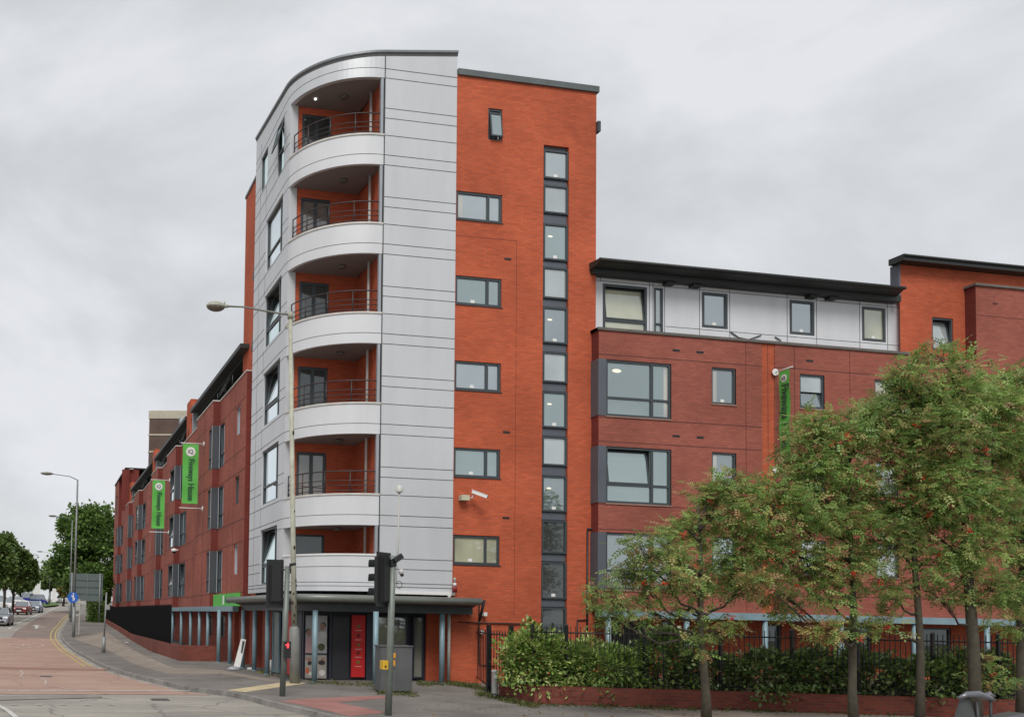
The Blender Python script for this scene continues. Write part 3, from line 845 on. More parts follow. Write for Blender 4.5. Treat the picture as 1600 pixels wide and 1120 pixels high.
random.seed(9)
for h in RH:
    if h[4] == 'bay':
        z0, z1 = h[2], h[3]
        window(fr_r, *h[:4], B, vs=(19.98,), hs=(z0 + .62,), rec=.1, fw=.075, pane=G_SKY, sash=(18.36, 19.9, z0 + .66, z1 - .1, -.16) if z1 < 8 and z1 > 6 else None, lamp=(.18, .82, .17) if z1 > 8 else None)
    else:
        window(fr_r, *h[:4], B, rec=.1, fw=.06, pane=G_SKY if h[0] < 27 else G_MID, sticker=h[0] < 23, blind=(.5 if 25 < h[0] < 26 else (.85 if h[0] > 28 else 0)) if h[2] > 9 else (.3 if h[0] > 23 else 0),
               sash=(h[0] + .05, h[1] - .05, h[2] + .04, h[3] - .08, -.2) if h[0] > 25 and h[0] < 26 else None)
for h in RH: M = MB(); fbox(M, fr_r, h[0] - .02, h[1] + .02, h[2] - .045, h[2] - .003, -.1, .03); M.build('window_sill', pm("brick sill", (.30, .17, .13), .8), B)
M = MB()
for z in (11.22, 8.32, 5.4):
    for u in (20.85, 21.75, 26.0): fbox(M, fr_r, u - .13, u + .13, z - .035, z + .035, 0, .012)
M.build('air_vent', BLACK, B)
# set-back silver top floor
YA = 28.4
fr_a = FY(YA)
AH = [(18.53, 20.19, 11.7, 13.52, 'b'), (20.46, 20.80, 11.7, 13.54, 'n'), (22.30, 23.30, 12.30, 13.54, 's'), (25.76, 26.76, 12.32, 13.54, 's'), (28.72, 29.70, 12.30, 13.54, 's')]
M = MB()
facade(M, fr_a, 18.15, 30.35, 11.6, 14.2, AH, .1); M.build('metal_cladding', WHITEPAINT, B)
J = MB()
hol = [h[:4] for h in AH]
for z in (13.6, 12.22): hjoint(J, fr_a, 18.16 if z > 13 else 20.9, 30.3, z, hol, .018)
for u in (18.45, 20.28, 20.42, 20.86, 22.2, 23.38, 25.66, 26.85, 28.62, 29.78): fbox(J, fr_a, u - .009, u + .009, 11.75, 14.1, 0, .005) if u not in (18.45,) else None
for u in (18.45,): fbox(J, fr_a, u - .009, u + .009, 13.6, 14.1, 0, .005)
J.build('cladding_joint', JOINT, B)
for h in AH:
    t = h[4]
    window(fr_a, *h[:4], B, rec=.06, fw=.085 if t != 'n' else .06, hs=((12.28,) if t in 'bn' else ()), pane=G_CREAM if t == 'b' or h[0] > 28 else (G_MID if t == 'n' else G_SKY), sticker=t == 's',
           sash=(18.62, 20.1, 12.32, 13.42, -.14) if t == 'b' else None)
M = MB()
M.tube([(23.4, YA - .03, 12.2), (23.7, YA - .04, 12.02), (24.1, YA - .04, 11.98), (24.6, YA - .03, 12.18)], .02, 6)
M.tube([(25.15, YA - .03, 12.16), (25.35, YA - .04, 12.05), (25.42, YA - .04, 11.8)], .02, 6)
M.build('loose_cable', BLACK, B)
M = MB()
M.hexa([(17.9, 27.6, 13.92), (29.62, 27.6, 13.92), (30.2, 29, 13.72), (17.9, 29, 13.72), (17.9, 27.6, 14.04), (29.62, 27.6, 14.04), (30.2, 29, 14.14), (17.9, 29, 14.14)])
M.box(17.95, 30.0, 28.05, 28.38, 13.70, 13.9)
M.box(18.2, 30.0, 29, 38, 13.9, 14.12)
for u in (20.95, 21.95, 26.55, 27.35): fbox(M, fr_a, u - .17, u + .17, 13.62, 13.9, 0, .25)
M.build('roof_slab', BLACKR, B)
M = MB(); M.tube([(17.88, 27.58, 13.99), (29.66, 27.58, 13.99)], .06, 8); M.build('gutter', BLACKR, B)
# ground floor of the garden wing
M = MB(); M.box(17.9, 40, 27.58, 27.8, 2.22, 2.45); M.build('fascia_beam', COLB, B)
M = MB(); M.quad((18, 27.8, 2.43), (40, 27.8, 2.43), (40, 29.2, 2.43), (18, 29.2, 2.43)); M.build('overhang_soffit', FRAME, B)
for x in (18.3, 21.15, 24.1, 27.05, 30.0, 33):
    M = MB(); M.lathe((x, 27.69, -.02), [(.085, 0), (.085, 2.26)], 12); M.build('column', COLB, B)
M = MB()
GH = [(19.3, 20.7, .05, 2.15, 'd'), (21.2, 21.55, .2, 2.15, 'w'), (25.2, 25.9, .8, 2.1, 'w'), (28.2, 29.6, .5, 2.1, 'w'), (31.6, 33, .5, 2.1, 'w')]
facade(M, FY(29.0), 18.1, 40, -.1, 2.45, GH, .12); M.build('ground_floor_wall', ORANGE, B)
for h in GH:
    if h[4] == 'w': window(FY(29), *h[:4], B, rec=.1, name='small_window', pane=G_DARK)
M = MB(); fr = FY(29)
fbox(M, fr, 19.32, 20.68, .05, 2.13, -.1, -.07)
for i in range(17): fbox(M, fr, 19.36 + i * .078, 19.39 + i * .078, .1, 2.1, -.07, -.04)
gd = M.build('slatted_door', pm("dark slat door", (.07, .085, .085), .5), B)
M = MB(); fbox(M, fr, 20.62, 20.85, 1.33, 1.52, 0, .01); M.build('notice', WHITE, gd)
# ================================================================== END BLOCK (far right)
YE = 28.2
M = MB()
EH = [(31.45, 32.35, z, z + 1.2, 's') for z in (12.1, 9.2, 6.3, 3.5)]
facade(M, FY(YE), 30.1, 33.2, 2.42, 15.1, [h[:4] for h in EH], .12)
M.poly([(33.2, YE, 14.0), (45, YE, 14.0), (45, YE, 15.1), (33.2, YE, 15.1)])
M.build('brick_wall', ORANGE, B)
for h in EH: window(FY(YE), *h[:4], B, rec=.1, pane=G_MID, sash=(h[0] + .05, h[1] - .05, h[2] + .04, h[3] - .06, -.2))
M = MB()
M.quad((32.87, 27.8, 2.42), (45, 27.8, 2.42), (45, 27.8, 14.42), (32.87, 27.8, 14.42)); M.build('brick_wall', DARK, B)
M = MB(); M.box(32.862, 32.95, 27.803, 28.3, 2.5, 14.41); M.build('return_wall', RETURN, B)
J = MB(); hjoint(J, FY(27.8), 32.87, 45, 13.35, [], .022); fbox(J, FY(27.8), 33.6, 33.8, 13.8, 13.86, 0, .01); J.build('brick_joint', BJOINT, B)
M = MB(); M.box(32.8, 45, 27.73, 28.2, 14.42, 14.5); M.build('parapet_coping', pm("dark coping", (.12, .11, .10), .7), B)
M = MB()
M.box(29.85, 46, 27.8, 28.4, 15.1, 15.32)
M.hexa([(31, 28.4, 15.1), (46, 28.4, 15.1), (46, 34, 15.1), (37.5, 34, 15.1), (31, 28.4, 15.3), (46, 28.4, 15.3), (46, 34, 15.6), (37.5, 34, 15.6)])
M.tube([(29.85, 27.78, 15.27), (46, 27.78, 15.28)], .05, 8)
M.build('roof_slab', BLACKR, B)
M = MB(); M.box(30.02, 30.09, 28.15, 28.5, 13.9, 15.1); M.build('side_cladding', GREYM, B)
M = MB(); M.quad((18, 38, 0), (46, 38, 0), (46, 38, 14), (18, 38, 14)); M.quad((46, 28, 0), (46, 38, 0), (46, 38, 15), (46, 28, 15)); M.build('rear_wall', DARK, B)
# pipes and cables on the tower wall
M = MB()
fy = YF - .03
def pipe(M, pts, r=.022): M.tube([(x, fy, z) for x, z in pts], r, 6)
pipe(M, [(13.3, 1.95), (15.9, 1.93), (15.92, 1.4), (16.2, 1.4)])
pipe(M, [(13.66, 2.62), (14.02, 2.62), (14.04, .6), (14.6, .55)])
pipe(M, [(17.85, 5.1), (17.85, .5)], .03)
pipe(M, [(17.85, 5.12), (18.3, 5.15)], .03)
pipe(M, [(17.5, 2.1), (17.5, 1.1)]); pipe(M, [(17.5, 2.1), (17.9, 2.12)])
M.build('wall_pipe', BLACK, B)

# ================================================================== GROUND
def grid_sheet(name, rows, mat, parent=None, off_=0.0):
    """rows: list of (y, [x...]) with equal counts"""
    M = MB()
    for (y0, xs0), (y1, xs1) in zip(rows, rows[1:]):
        for i in range(len(xs0) - 1):
            M.quad((xs0[i], y0, gz(y0) + off_), (xs0[i + 1], y0, gz(y0) + off_), (xs1[i + 1], y1, gz(y1) + off_), (xs1[i], y1, gz(y1) + off_))
    return M.build(name, mat)
def ground_mat(name, c1, c2, scale=.5, fine=.25, crack=0.0, rough=.88, patch=None, stretch=(1, 1, 1)):
    m, t, b = _base(name)
    b.inputs['Roughness'].default_value = rough; b.inputs['Specular IOR Level'].default_value = .3
    g = N(t, 'ShaderNodeNewGeometry')
    mp_ = N(t, 'ShaderNodeMapping'); mp_.inputs['Scale'].default_value = stretch; L(t, g.outputs['Position'], mp_.inputs[0])
    a = N(t, 'ShaderNodeTexNoise'); a.inputs['Scale'].default_value = scale; a.inputs['Detail'].default_value = 7; a.inputs['Roughness'].default_value = .62
    L(t, mp_.outputs[0], a.inputs['Vector'])
    r = N(t, 'ShaderNodeValToRGB'); r.color_ramp.elements[0].position = .34; r.color_ramp.elements[1].position = .66
    r.color_ramp.elements[0].color = (*c1, 1); r.color_ramp.elements[1].color = (*c2, 1); L(t, a.outputs['Fac'], r.inputs[0])
    f = N(t, 'ShaderNodeTexNoise'); f.inputs['Scale'].default_value = 55; f.inputs['Detail'].default_value = 3; L(t, g.outputs['Position'], f.inputs['Vector'])
    rf = N(t, 'ShaderNodeValToRGB'); rf.color_ramp.elements[0].position = .35; rf.color_ramp.elements[1].position = .65
    rf.color_ramp.elements[0].color = (1 - fine,) * 3 + (1,); rf.color_ramp.elements[1].color = (1 + fine,) * 3 + (1,); L(t, f.outputs['Fac'], rf.inputs[0])
    mm = N(t, 'ShaderNodeMixRGB', blend_type='MULTIPLY'); mm.inputs[0].default_value = 1; L(t, r.outputs[0], mm.inputs[1]); L(t, rf.outputs[0], mm.inputs[2])
    last = mm.outputs[0]
    if crack:
        v = N(t, 'ShaderNodeTexVoronoi', feature='DISTANCE_TO_EDGE'); v.inputs['Scale'].default_value = .35
        w1 = N(t, 'ShaderNodeTexNoise'); w1.inputs['Scale'].default_value = 1.2; w1.inputs['Detail'].default_value = 5; L(t, g.outputs['Position'], w1.inputs['Vector'])
        ad = N(t, 'ShaderNodeMixRGB', blend_type='ADD'); ad.inputs[0].default_value = .9; L(t, g.outputs['Position'], ad.inputs[1]); L(t, w1.outputs['Color'], ad.inputs[2])
        L(t, ad.outputs[0], v.inputs['Vector'])
        lt = N(t, 'ShaderNodeMath', operation='LESS_THAN'); lt.inputs[1].default_value = .012; L(t, v.outputs['Distance'], lt.inputs[0])
        ml = N(t, 'ShaderNodeMath', operation='MULTIPLY'); ml.inputs[1].default_value = crack; L(t, lt.outputs[0], ml.inputs[0])
        mc = N(t, 'ShaderNodeMixRGB'); L(t, ml.outputs[0], mc.inputs[0]); L(t, last, mc.inputs[1]); mc.inputs[2].default_value = (c1[0] * .5, c1[1] * .5, c1[2] * .5, 1); last = mc.outputs[0]
    L(t, last, b.inputs['Base Color'])
    bp = N(t, 'ShaderNodeBump'); bp.inputs['Strength'].default_value = .35; bp.inputs['Distance'].default_value = .01
    L(t, f.outputs['Fac'], bp.inputs['Height']); L(t, bp.outputs[0], b.inputs['Normal'])
    return m
ASPH = ground_mat("worn road asphalt", (.22, .205, .185), (.36, .33, .29), .55, .22, .5, stretch=(.5, 1.6, 1))
PAVE = ground_mat("pavement asphalt", (.13, .118, .108), (.215, .195, .178), .45, .2, .25)
REDS = ground_mat("red cycle surfacing", (.31, .195, .155), (.40, .27, .22), .5, .15, .35, stretch=(.6, 1.5, 1))
TANP = ground_mat("brown paving", (.20, .168, .14), (.29, .245, .205), .7, .2)
REDT = ground_mat("red tactile paving", (.26, .125, .11), (.35, .17, .15), 1.5, .2)
BUFF = ground_mat("buff tactile paving", (.42, .34, .21), (.58, .48, .31), 1.8, .2)
KERB = ground_mat("kerb stone", (.16, .15, .14), (.30, .28, .26), 2.0, .2)
SOIL = ground_mat("earth and litter", (.04, .03, .02), (.09, .07, .045), 3, .3)
GRASSM = ground_mat("verge grass", (.06, .11, .025), (.12, .19, .05), 1.5, .35)
LANDM = ground_mat("town ground", (.06, .08, .035), (.12, .12, .08), .05, .2)

YS = sorted(set([-60, -20, 0, 8, 16, 24, 32, 40, 50, 55, 60, 65, 70, 77, 85, 92, 100, 108, 116, 128, 140, 155, 170, 195, 220, 270, 320, 600, 1500]))
structure(grid_sheet('ground', [(y, [-1500, -40, -5, 30, 60, 1500]) for y in YS], LANDM, off_=-.22))
structure(grid_sheet('road', [(y, [-16, -8, 0, 8, 14]) if y > 30 else (y, [-70, -20, 0, 30, 80]) for y in [q for q in YS if -30 < q < 330]], ASPH, off_=-.12))
# kerb line, read off the ground where it lies
kp = [gnd(px, py) for px, py in ((516, 1117.5), (470, 1106.5), (423, 1096), (385, 1086), (353, 1079.5), (323, 1076.5), (290, 1071.5), (240, 1061.5), (205, 1052.5), (178, 1045), (158.6, 1038.6), (128.6, 1021), (112, 1012.5), (104, 1006), (95, 996), (90.5, 988))]
kerb = [(60, 12.6), (30, 13.6), (14, 15.0), (9.5, 16.0), (7.2, 17.0)] + [(p[0], p[1]) for p in kp] + [(2.35, 82), (2.9, 95), (4.0, 112), (5.6, 130), (8.5, 160), (12, 200)]
kerb = sorted({round(b, 2): (a, b) for a, b in kerb}.values(), key=lambda q: q[1])
def _kx(y): return float(np.interp(y, [b for a, b in kerb], [a for a, b in kerb]))
def kerbx(y):
    if y < 27: return _kx(y)
    return sum(_kx(y * q) for q in (.90, .94, .97, 1, 1.03, 1.06, 1.10)) / 7
KY = sorted(set([b for a, b in kerb] + [28, 30, 32, 34, 36, 38, 40, 42.5, 45, 47.5, 50, 52.5, 55, 57.5, 60, 62.5, 65, 67.5, 70, 75, 80, 85, 90, 95, 100, 108, 116, 128, 140, 155, 170]))
rows = [(y, [kerbx(y) + .12 * (1 if y > 17 else 1), kerbx(y) + 1.5, 61, 62]) for y in KY]
structure(grid_sheet('pavement', rows, PAVE))
M = MB()
for y0, y1 in zip(KY, KY[1:]):
    n = max(1, int((y1 - y0) / 1.0)) if y1 < 90 else 1
    for i in range(n):
        a = y0 + (y1 - y0) * i / n; b = y0 + (y1 - y0) * (i + 1) / n - (.012 if y1 < 50 else 0)
        xa_, xb_ = kerbx(a), kerbx(b)
        dx, dy = xb_ - xa_, b - a; q = math.hypot(dx, dy); nx, ny = dy / q * .13, -dx / q * .13
        drop = 0
        M.hexa([(xa_, a, gz(a) - .2), (xa_ + nx, a + ny, gz(a) - .2), (xb_ + nx, b + ny, gz(b) - .2), (xb_, b, gz(b) - .2),
                (xa_ + .01, a, gz(a) + .006 + drop), (xa_ + nx, a + ny, gz(a) + .006 + drop), (xb_ + nx, b + ny, gz(b) + .006 + drop), (xb_ + .01, b, gz(b) + .006 + drop)])
structure(M.build('kerb', KERB))

def px_patch(name, pts, mat, off_, label=None, step=None):
    M = MB(); M.poly([gnd(px, py, off_) for px, py in pts]); return structure(M.build(name, mat), label)
def strip_on_ground(name, xa_fn, xb_fn, y0, y1, mat, off_, n=24, label=None):
    M = MB()
    ys = [y0 + (y1 - y0) * i / n for i in range(n + 1)]
    for a, b in zip(ys, ys[1:]):
        M.quad((xa_fn(a), a, gz(a) + off_), (xb_fn(a), a, gz(a) + off_), (xb_fn(b), b, gz(b) + off_), (xa_fn(b), b, gz(b) + off_))
    return structure(M.build(name, mat), label)
strip_on_ground('cycle_surfacing', lambda y: -14, lambda y: kerbx(y) - .25, 24.45, 62, REDS, -.112, 60)
strip_on_ground('cycle_surfacing', lambda y: kerbx(y) - 3.2, lambda y: kerbx(y) - .25, 62, 125, ground_mat("faded red surfacing", (.18, .135, .12), (.26, .20, .175), .6), -.111, 30)
ROADW = pm("worn road paint", (.50, .49, .46), .7, var=.3, vs=6)
YELL = pm("yellow line paint", (.42, .34, .12), .7, var=.25, vs=6)
def line_on(name, pts, wdt, mat, off_=-.104, px=True):
    P3 = [gnd(a, b, off_) for a, b in pts] if px else pts
    M = MB()
    fine = []
    for p, q in zip(P3, P3[1:]):
        n = max(1, int(math.dist(p[:2], q[:2]) / 2))
        for i in range(n): fine.append(tuple(p[k] + (q[k] - p[k]) * i / n for k in range(2)))
    fine.append(P3[-1][:2])
    for p, q in zip(fine, fine[1:]):
        dx, dy = q[0] - p[0], q[1] - p[1]; l = math.hypot(dx, dy) or 1; nx, ny = dy / l * wdt / 2, -dx / l * wdt / 2
        M.quad((p[0] - nx, p[1] - ny, gz(p[1]) + off_), (p[0] + nx, p[1] + ny, gz(p[1]) + off_), (q[0] + nx, q[1] + ny, gz(q[1]) + off_), (q[0] - nx, q[1] - ny, gz(q[1]) + off_))
    return structure(M.build(name, mat))
line_on('stop_line', [(-60, 1077.5), (322, 1078.5)], .17, ROADW)
line_on('edge_line', [(178, 1049), (215, 1058), (250, 1067.5), (290, 1075), (322, 1078)], .12, ROADW)
line_on('lane_line', [(27, 973.5), (60, 959.5), (96, 946.5)], .22, ROADW, -.100)
line_on('lane_line', [(13, 982), (19, 979)], .22, ROADW, -.100)
for i in range(5):
    line_on('dash_mark', [(18 + 38 * i, 1099.5), (27 + 38 * i, 1099.7)], .14, ROADW)
line_on('edge_line', [(-5, 1100), (12, 1109), (32, 1125)], .12, ROADW)
for o_ in (.28, .58):
    M = MB(); ys = [36.5 + i for i in range(80)]
    for a, b in zip(ys, ys[1:]):
        M.quad((kerbx(a) - o_ - .1, a, gz(a) - .103), (kerbx(a) - o_, a, gz(a) - .103), (kerbx(b) - o_, b, gz(b) - .103), (kerbx(b) - o_ - .1, b, gz(b) - .103))
    structure(M.build('yellow_line', YELL))
# faded cycle symbol and direction arrow on the road
M = MB()
c = gnd(40, 1008, -.103)
for dx in (-.55, .55):
    for i in range(16):
        if i % 3 == 2: continue
        a, b = 2 * math.pi * i / 16, 2 * math.pi * (i + 1) / 16
        pr = lambda r, t: (c[0] + dx + r * math.cos(t) * .5, c[1] + r * math.sin(t) * 2.2, gz(c[1] + r * math.sin(t) * 2.2) - .103)
        M.quad(pr(1, a), pr(1, b), pr(.78, b), pr(.78, a))
structure(M.build('cycle_symbol', pm("faded road paint", (.40, .30, .27), .7, var=.2, vs=5)))
M = MB(); c = gnd(57, 978.5, -.1)
for pts in ([(-.12, -3), (.12, -3), (.12, 1), (-.12, 1)], [(-.5, 1), (.5, 1), (0, 3)], [(.12, -1), (.9, -.2), (.7, .3), (.12, -.4)]):
    M.poly([(c[0] + a, c[1] + b, gz(c[1] + b) - .1) for a, b in pts])
structure(M.build('arrow_marking', ROADW))
# repairs, covers and gullies
DARKA = ground_mat("newer asphalt patch", (.18, .17, .155), (.27, .25, .22), .8, .22)
px_patch('asphalt_patch', [(-40, 1087), (150, 1084), (160, 1089), (-40, 1094)], DARKA, -.106)
px_patch('surfacing_repair', [(-30, 1040), (120, 1043.5), (170, 1044.5), (165, 1047), (-30, 1044)], ground_mat("dark red repair", (.24, .13, .10), (.30, .17, .13), .8), -.106)
for (px, py, r_) in ((250, 1092, .22), (72, 1056, .2)):
    q = gnd(px, py, -.104 if px < 300 else .004); M = MB(); M.box(q[0] - r_, q[0] + r_, q[1] - r_, q[1] + r_, q[2] - .02, q[2] + .004)
    for k in range(5): M.box(q[0] - r_ * .85, q[0] + r_ * .85, q[1] - r_ * .8 + k * r_ * .38, q[1] - r_ * .8 + k * r_ * .38 + .03, q[2] + .004, q[2] + .009)
    structure(M.build('drain_cover', pm("cast iron cover", (.12, .115, .105), .6, .4, var=.3, vs=8)))
# cracks wandering over the red surfacing, filled with pale sealant
for pts in ([(32, 1046), (36, 1052), (31, 1056), (38, 1058)], [(62, 1058), (72, 1063), (70, 1069), (90, 1072), (112, 1077)]):
    line_on('sealed_crack', pts, .07, pm("crack sealant", (.42, .33, .29), .8, var=.2, vs=8), -.105)
# paving areas
px_patch('buff_paving', [(354, 1077.8), (460, 1062.5), (478, 1067), (384, 1080.5)], BUFF, .006)
px_patch('red_paving', [(437, 1094.5), (470, 1091.5), (560, 1086.8), (604, 1086), (604, 1090), (528, 1096.5), (604, 1112), (545, 1118), (517, 1111), (472, 1100.5)], REDT, .005)
px_patch('brown_paving', [(1000, 1110), (940, 1106), (1700, 1118), (1700, 1190), (1150, 1190), (1060, 1125)], TANP, .004)
px_patch('brown_paving', [(165, 985), (190, 1003), (232, 1028), (268, 1042), (345, 1046), (420, 1060), (470, 1066.5), (440, 1067), (345, 1052), (262, 1052), (212, 1038), (170, 1016), (120, 1000), (113, 996), (150, 990)], TANP, .004)
px_patch('repair_patch', [(245, 1038), (270, 1040.5), (263, 1045), (236, 1043)], TANP, .008)

# weeds growing along walls and the cabinet
rng = np.random.default_rng(5)
def leaves(name, P, D, size, leaflets, cols, mats, parent=None, org=(0, 0, 0), width=.32, droop=.25):
    """P points, D directions (unit). every leaf: 'leaflets' pairs of blades along a stalk, or one blade when 0"""
    n = len(P)
    D = D / np.linalg.norm(D, axis=1)[:, None]
    up = np.array([0, 0, 1.0]) + rng.normal(0, .45, (n, 3))
    S_ = np.cross(D, up); S_ /= np.linalg.norm(S_, axis=1)[:, None] + 1e-9
    Nn = np.cross(S_, D)
    sz = (size * rng.uniform(.65, 1.25, n))[:, None]
    vs, cs = [], []
    col = cols
    def blade(base, dirv, l, wv):
        tip = base + dirv * l
        mid = base + dirv * l * .45
        q = np.stack([base, mid + wv, tip - Nn * l * droop * .5, mid - wv], axis=1)
        vs.append(q.reshape(-1, 3)); cs.append(np.repeat(col, 4, axis=0))
    if leaflets == 0:
        blade(P, D, sz, S_ * sz * width)
    else:
        for k in range(leaflets):
            t = (k + .6) / (leaflets + .6)
            base = P + D * sz * t - Nn * sz * droop * t * t
            for s_ in (-1, 1):
                dv = D * .45 + S_ * s_ * .9 - Nn * .15
                dv /= np.linalg.norm(dv, axis=1)[:, None]
                wv = np.cross(dv, Nn); blade(base, dv, sz * .44, wv * sz * .115)
        base = P + D * sz - Nn * sz * droop; wv = S_ * sz * .115; blade(base, D, sz * .40, wv)
    V = np.concatenate(vs) - np.array(org); Cc = np.concatenate(cs)
    me = bpy.data.meshes.new(name)
    nv = len(V); nf = nv // 4
    me.vertices.add(nv); me.vertices.foreach_set('co', V.astype(np.float32).ravel())
    me.loops.add(nv); me.loops.foreach_set('vertex_index', np.arange(nv, dtype=np.int32))
    me.polygons.add(nf); me.polygons.foreach_set('loop_start', np.arange(0, nv, 4, dtype=np.int32)); me.polygons.foreach_set('loop_total', np.full(nf, 4, dtype=np.int32))
    me.update(calc_edges=True)
    at = me.color_attributes.new('Col', 'FLOAT_COLOR', 'POINT')
    at.data.foreach_set('color', np.concatenate([Cc, np.ones((nv, 1))], axis=1).astype(np.float32).ravel())
    me.materials.append(mats)
    o = bpy.data.objects.new(name, me); C.objects.link(o)
    if parent: o.parent = parent
    else: o.location = org
    return o
def leafmat(name, rough=.5, trans=.3):
    m, t, b = _base(name)
    a = N(t, 'ShaderNodeAttribute', attribute_name='Col'); L(t, a.outputs['Color'], b.inputs['Base Color'])
    b.inputs['Roughness'].default_value = rough; b.inputs['Specular IOR Level'].default_value = .4
    tr = N(t, 'ShaderNodeBsdfTranslucent'); L(t, a.outputs['Color'], tr.inputs['Color'])
    mix = N(t, 'ShaderNodeMixShader'); mix.inputs[0].default_value = trans
    L(t, b.outputs[0], mix.inputs[1]); L(t, tr.outputs[0], mix.inputs[2]); L(t, mix.outputs[0], t.nodes['Material Output'].inputs['Surface'])
    return m
LEAF = leafmat("leaf", .45, .42); GLOSSL = leafmat("glossy leaf", .35, .2)
BARK = pm("bark", (.075, .064, .045), .9, var=.3, vs=9, bump=.4, bs=60, streak=.3)
BARKD = pm("dark bark", (.045, .036, .028), .9, var=.3, vs=9, bump=.3)
def pick(pal, n, jitter=.18, p=None):
    pal = np.array(pal); k = rng.choice(len(pal), n, p=p); c_ = pal[k] * rng.uniform(1 - jitter, 1 + jitter, (n, 1)); return np.clip(c_, 0, 1)
def randdir(n, zb=0.0, zs=1.0):
    d = rng.normal(0, 1, (n, 3)); d[:, 2] = d[:, 2] * zs + zb; return d / np.linalg.norm(d, axis=1)[:, None]

pts = []
for (a, b, n) in (((592, 1083), (650, 1086), 60), ((650, 1068), (745, 1070), 160), ((745, 1083), (835, 1103), 260), ((700, 1066), (775, 1080), 220), ((835, 1100), (1100, 1109), 120), ((480, 1066), (590, 1071), 90), ((588, 1074), (600, 1082), 50), ((400, 1050), (470, 1062), 40), ((1100, 1109), (1500, 1118), 130)):
    for i in range(n):
        t = rng.uniform(); g_ = gnd(a[0] + (b[0] - a[0]) * t + rng.normal(0, 2), min(1125, a[1] + (b[1] - a[1]) * t + rng.normal(0, 1.5)))
        for j in range(5): pts.append((g_[0] + rng.normal(0, .05), g_[1] + rng.normal(0, .05), g_[2]))
pts = np.array(pts)
o = leaves('weeds', pts, randdir(len(pts), .8, .6), .11, 0, pick([(.10, .14, .03), (.16, .17, .05), (.07, .10, .02), (.2, .17, .08)], len(pts)), LEAF, width=.12)
stuff(o, 'low weeds and grass tufts along the foot of the walls and cabinet', 'weeds')
# fallen leaves and litter specks on the pavement
pts = []
for i in range(260):
    px, py = rng.uniform(640, 1600), rng.uniform(1100, 1120)
    g_ = gnd(px, py, .012); pts.append(g_)
for i in range(60): pts.append(gnd(rng.uniform(340, 480), rng.uniform(1042, 1064), .012))
pts = np.array(pts)
o = leaves('fallen_leaves', pts, randdir(len(pts), 0, .1), .06, 0, pick([(.3, .2, .06), (.2, .1, .04), (.15, .15, .05), (.4, .36, .28)], len(pts)), LEAF, width=.35)
stuff(o, 'scattered fallen leaves on the pavement in front of the low wall', 'fallen leaves')

# ================================================================== LOW WALLS, RAILINGS, HEDGE (right)
wl = [(12.03, 23.0), (12.07, 21.28), (15.3, 20.33), (18.78, 19.25), (24.0, 17.6), (32, 15.2)]
def wall_run(path, th, z0, z1, M, cop_=None):
    for (x0, y0), (x1, y1) in zip(path, path[1:]):
        dx, dy = x1 - x0, y1 - y0; l = math.hypot(dx, dy); nx, ny = -dy / l * th, dx / l * th
        M.hexa([(x0, y0, z0), (x1, y1, z0), (x1 + nx, y1 + ny, z0), (x0 + nx, y0 + ny, z0), (x0, y0, z1), (x1, y1, z1), (x1 + nx, y1 + ny, z1), (x0 + nx, y0 + ny, z1)])
M = MB(); wall_run(wl, .23, -.05, .44, M)
lw_ = M.build('low_wall', LOWB); tag(lw_, 'low red brick planter wall in front of the hedge and the railings', 'wall')
M = MB(); M.poly([(x, y + .1, .36) for x, y in wl] + [(32, 26.6, .36), (14.4, 26.6, .36)]); so_ = M.build('planting_bed', SOIL); structure(so_)
# railings
def rail_run(name, path, z0, z1, posts, label, group=None, sp=.115, bar=.0075):
    root = empty(name, (path[0][0], path[0][1], z0)); tag(root, label, 'railing', group)
    Mb = MB(); Mr = MB(); Mp = []
    tot = 0
    for (x0, y0), (x1, y1) in zip(path, path[1:]):
        l = math.hypot(x1 - x0, y1 - y0); n = max(1, int(l / sp)); ux, uy = (x1 - x0) / l, (y1 - y0) / l
        for i in range(n + 1):
            x, y = x0 + ux * i * l / n, y0 + uy * i * l / n
            Mb.obox((x, y, (z0 + z1) / 2 + gz(y)), (bar * ux, bar * uy, 0), (-bar * uy, bar * ux, 0), (0, 0, (z1 - z0) / 2))
        for zz in (z0 + .12, z1 - .16):
            nseg = max(1, int(l / 5))
            for i in range(nseg):
                a_, b_ = i * l / nseg, (i + 1) * l / nseg
                Mr.tube([(x0 + ux * a_, y0 + uy * a_, zz + gz(y0 + uy * a_)), (x0 + ux * b_, y0 + uy * b_, zz + gz(y0 + uy * b_))], .018, 4)
    Mb.build('bars', BLACKG, root); Mr.build('rail', BLACKG, root)
    for (x, y) in posts:
        M = MB(); g0 = gz(y); M.box(x - .034, x + .034, y - .034, y + .034, z0 - .1 + g0, z1 + .02 + g0)
        M.hexa([(x - .034, y - .034, z1 + .02 + g0), (x + .034, y - .034, z1 + .02 + g0), (x + .034, y + .034, z1 + .02 + g0), (x - .034, y + .034, z1 + .02 + g0)] + [(x, y, z1 + .07 + g0)] * 4)
        M.build('post', BLACKG, root)
    return root
rp = [(x + .15, y + .38) for x, y in wl[1:]]
def at_path(path, px):
    best = None
    for (x0, y0), (x1, y1) in zip(path, path[1:]):
        for i in range(200):
            x, y = x0 + (x1 - x0) * i / 200, y0 + (y1 - y0) * i / 200
            e_ = abs(PX(x, y, 1.2)[0] - px)
            if best is None or e_ < best[0]: best = (e_, x, y)
    return best[1:]
rail_run('railing', rp, .42, 1.92, [at_path(rp, p) for p in (823, 885, 1007, 1125, 1237, 1340, 1457, 1560)], 'black vertical bar railing standing among the hedge behind the low brick wall')
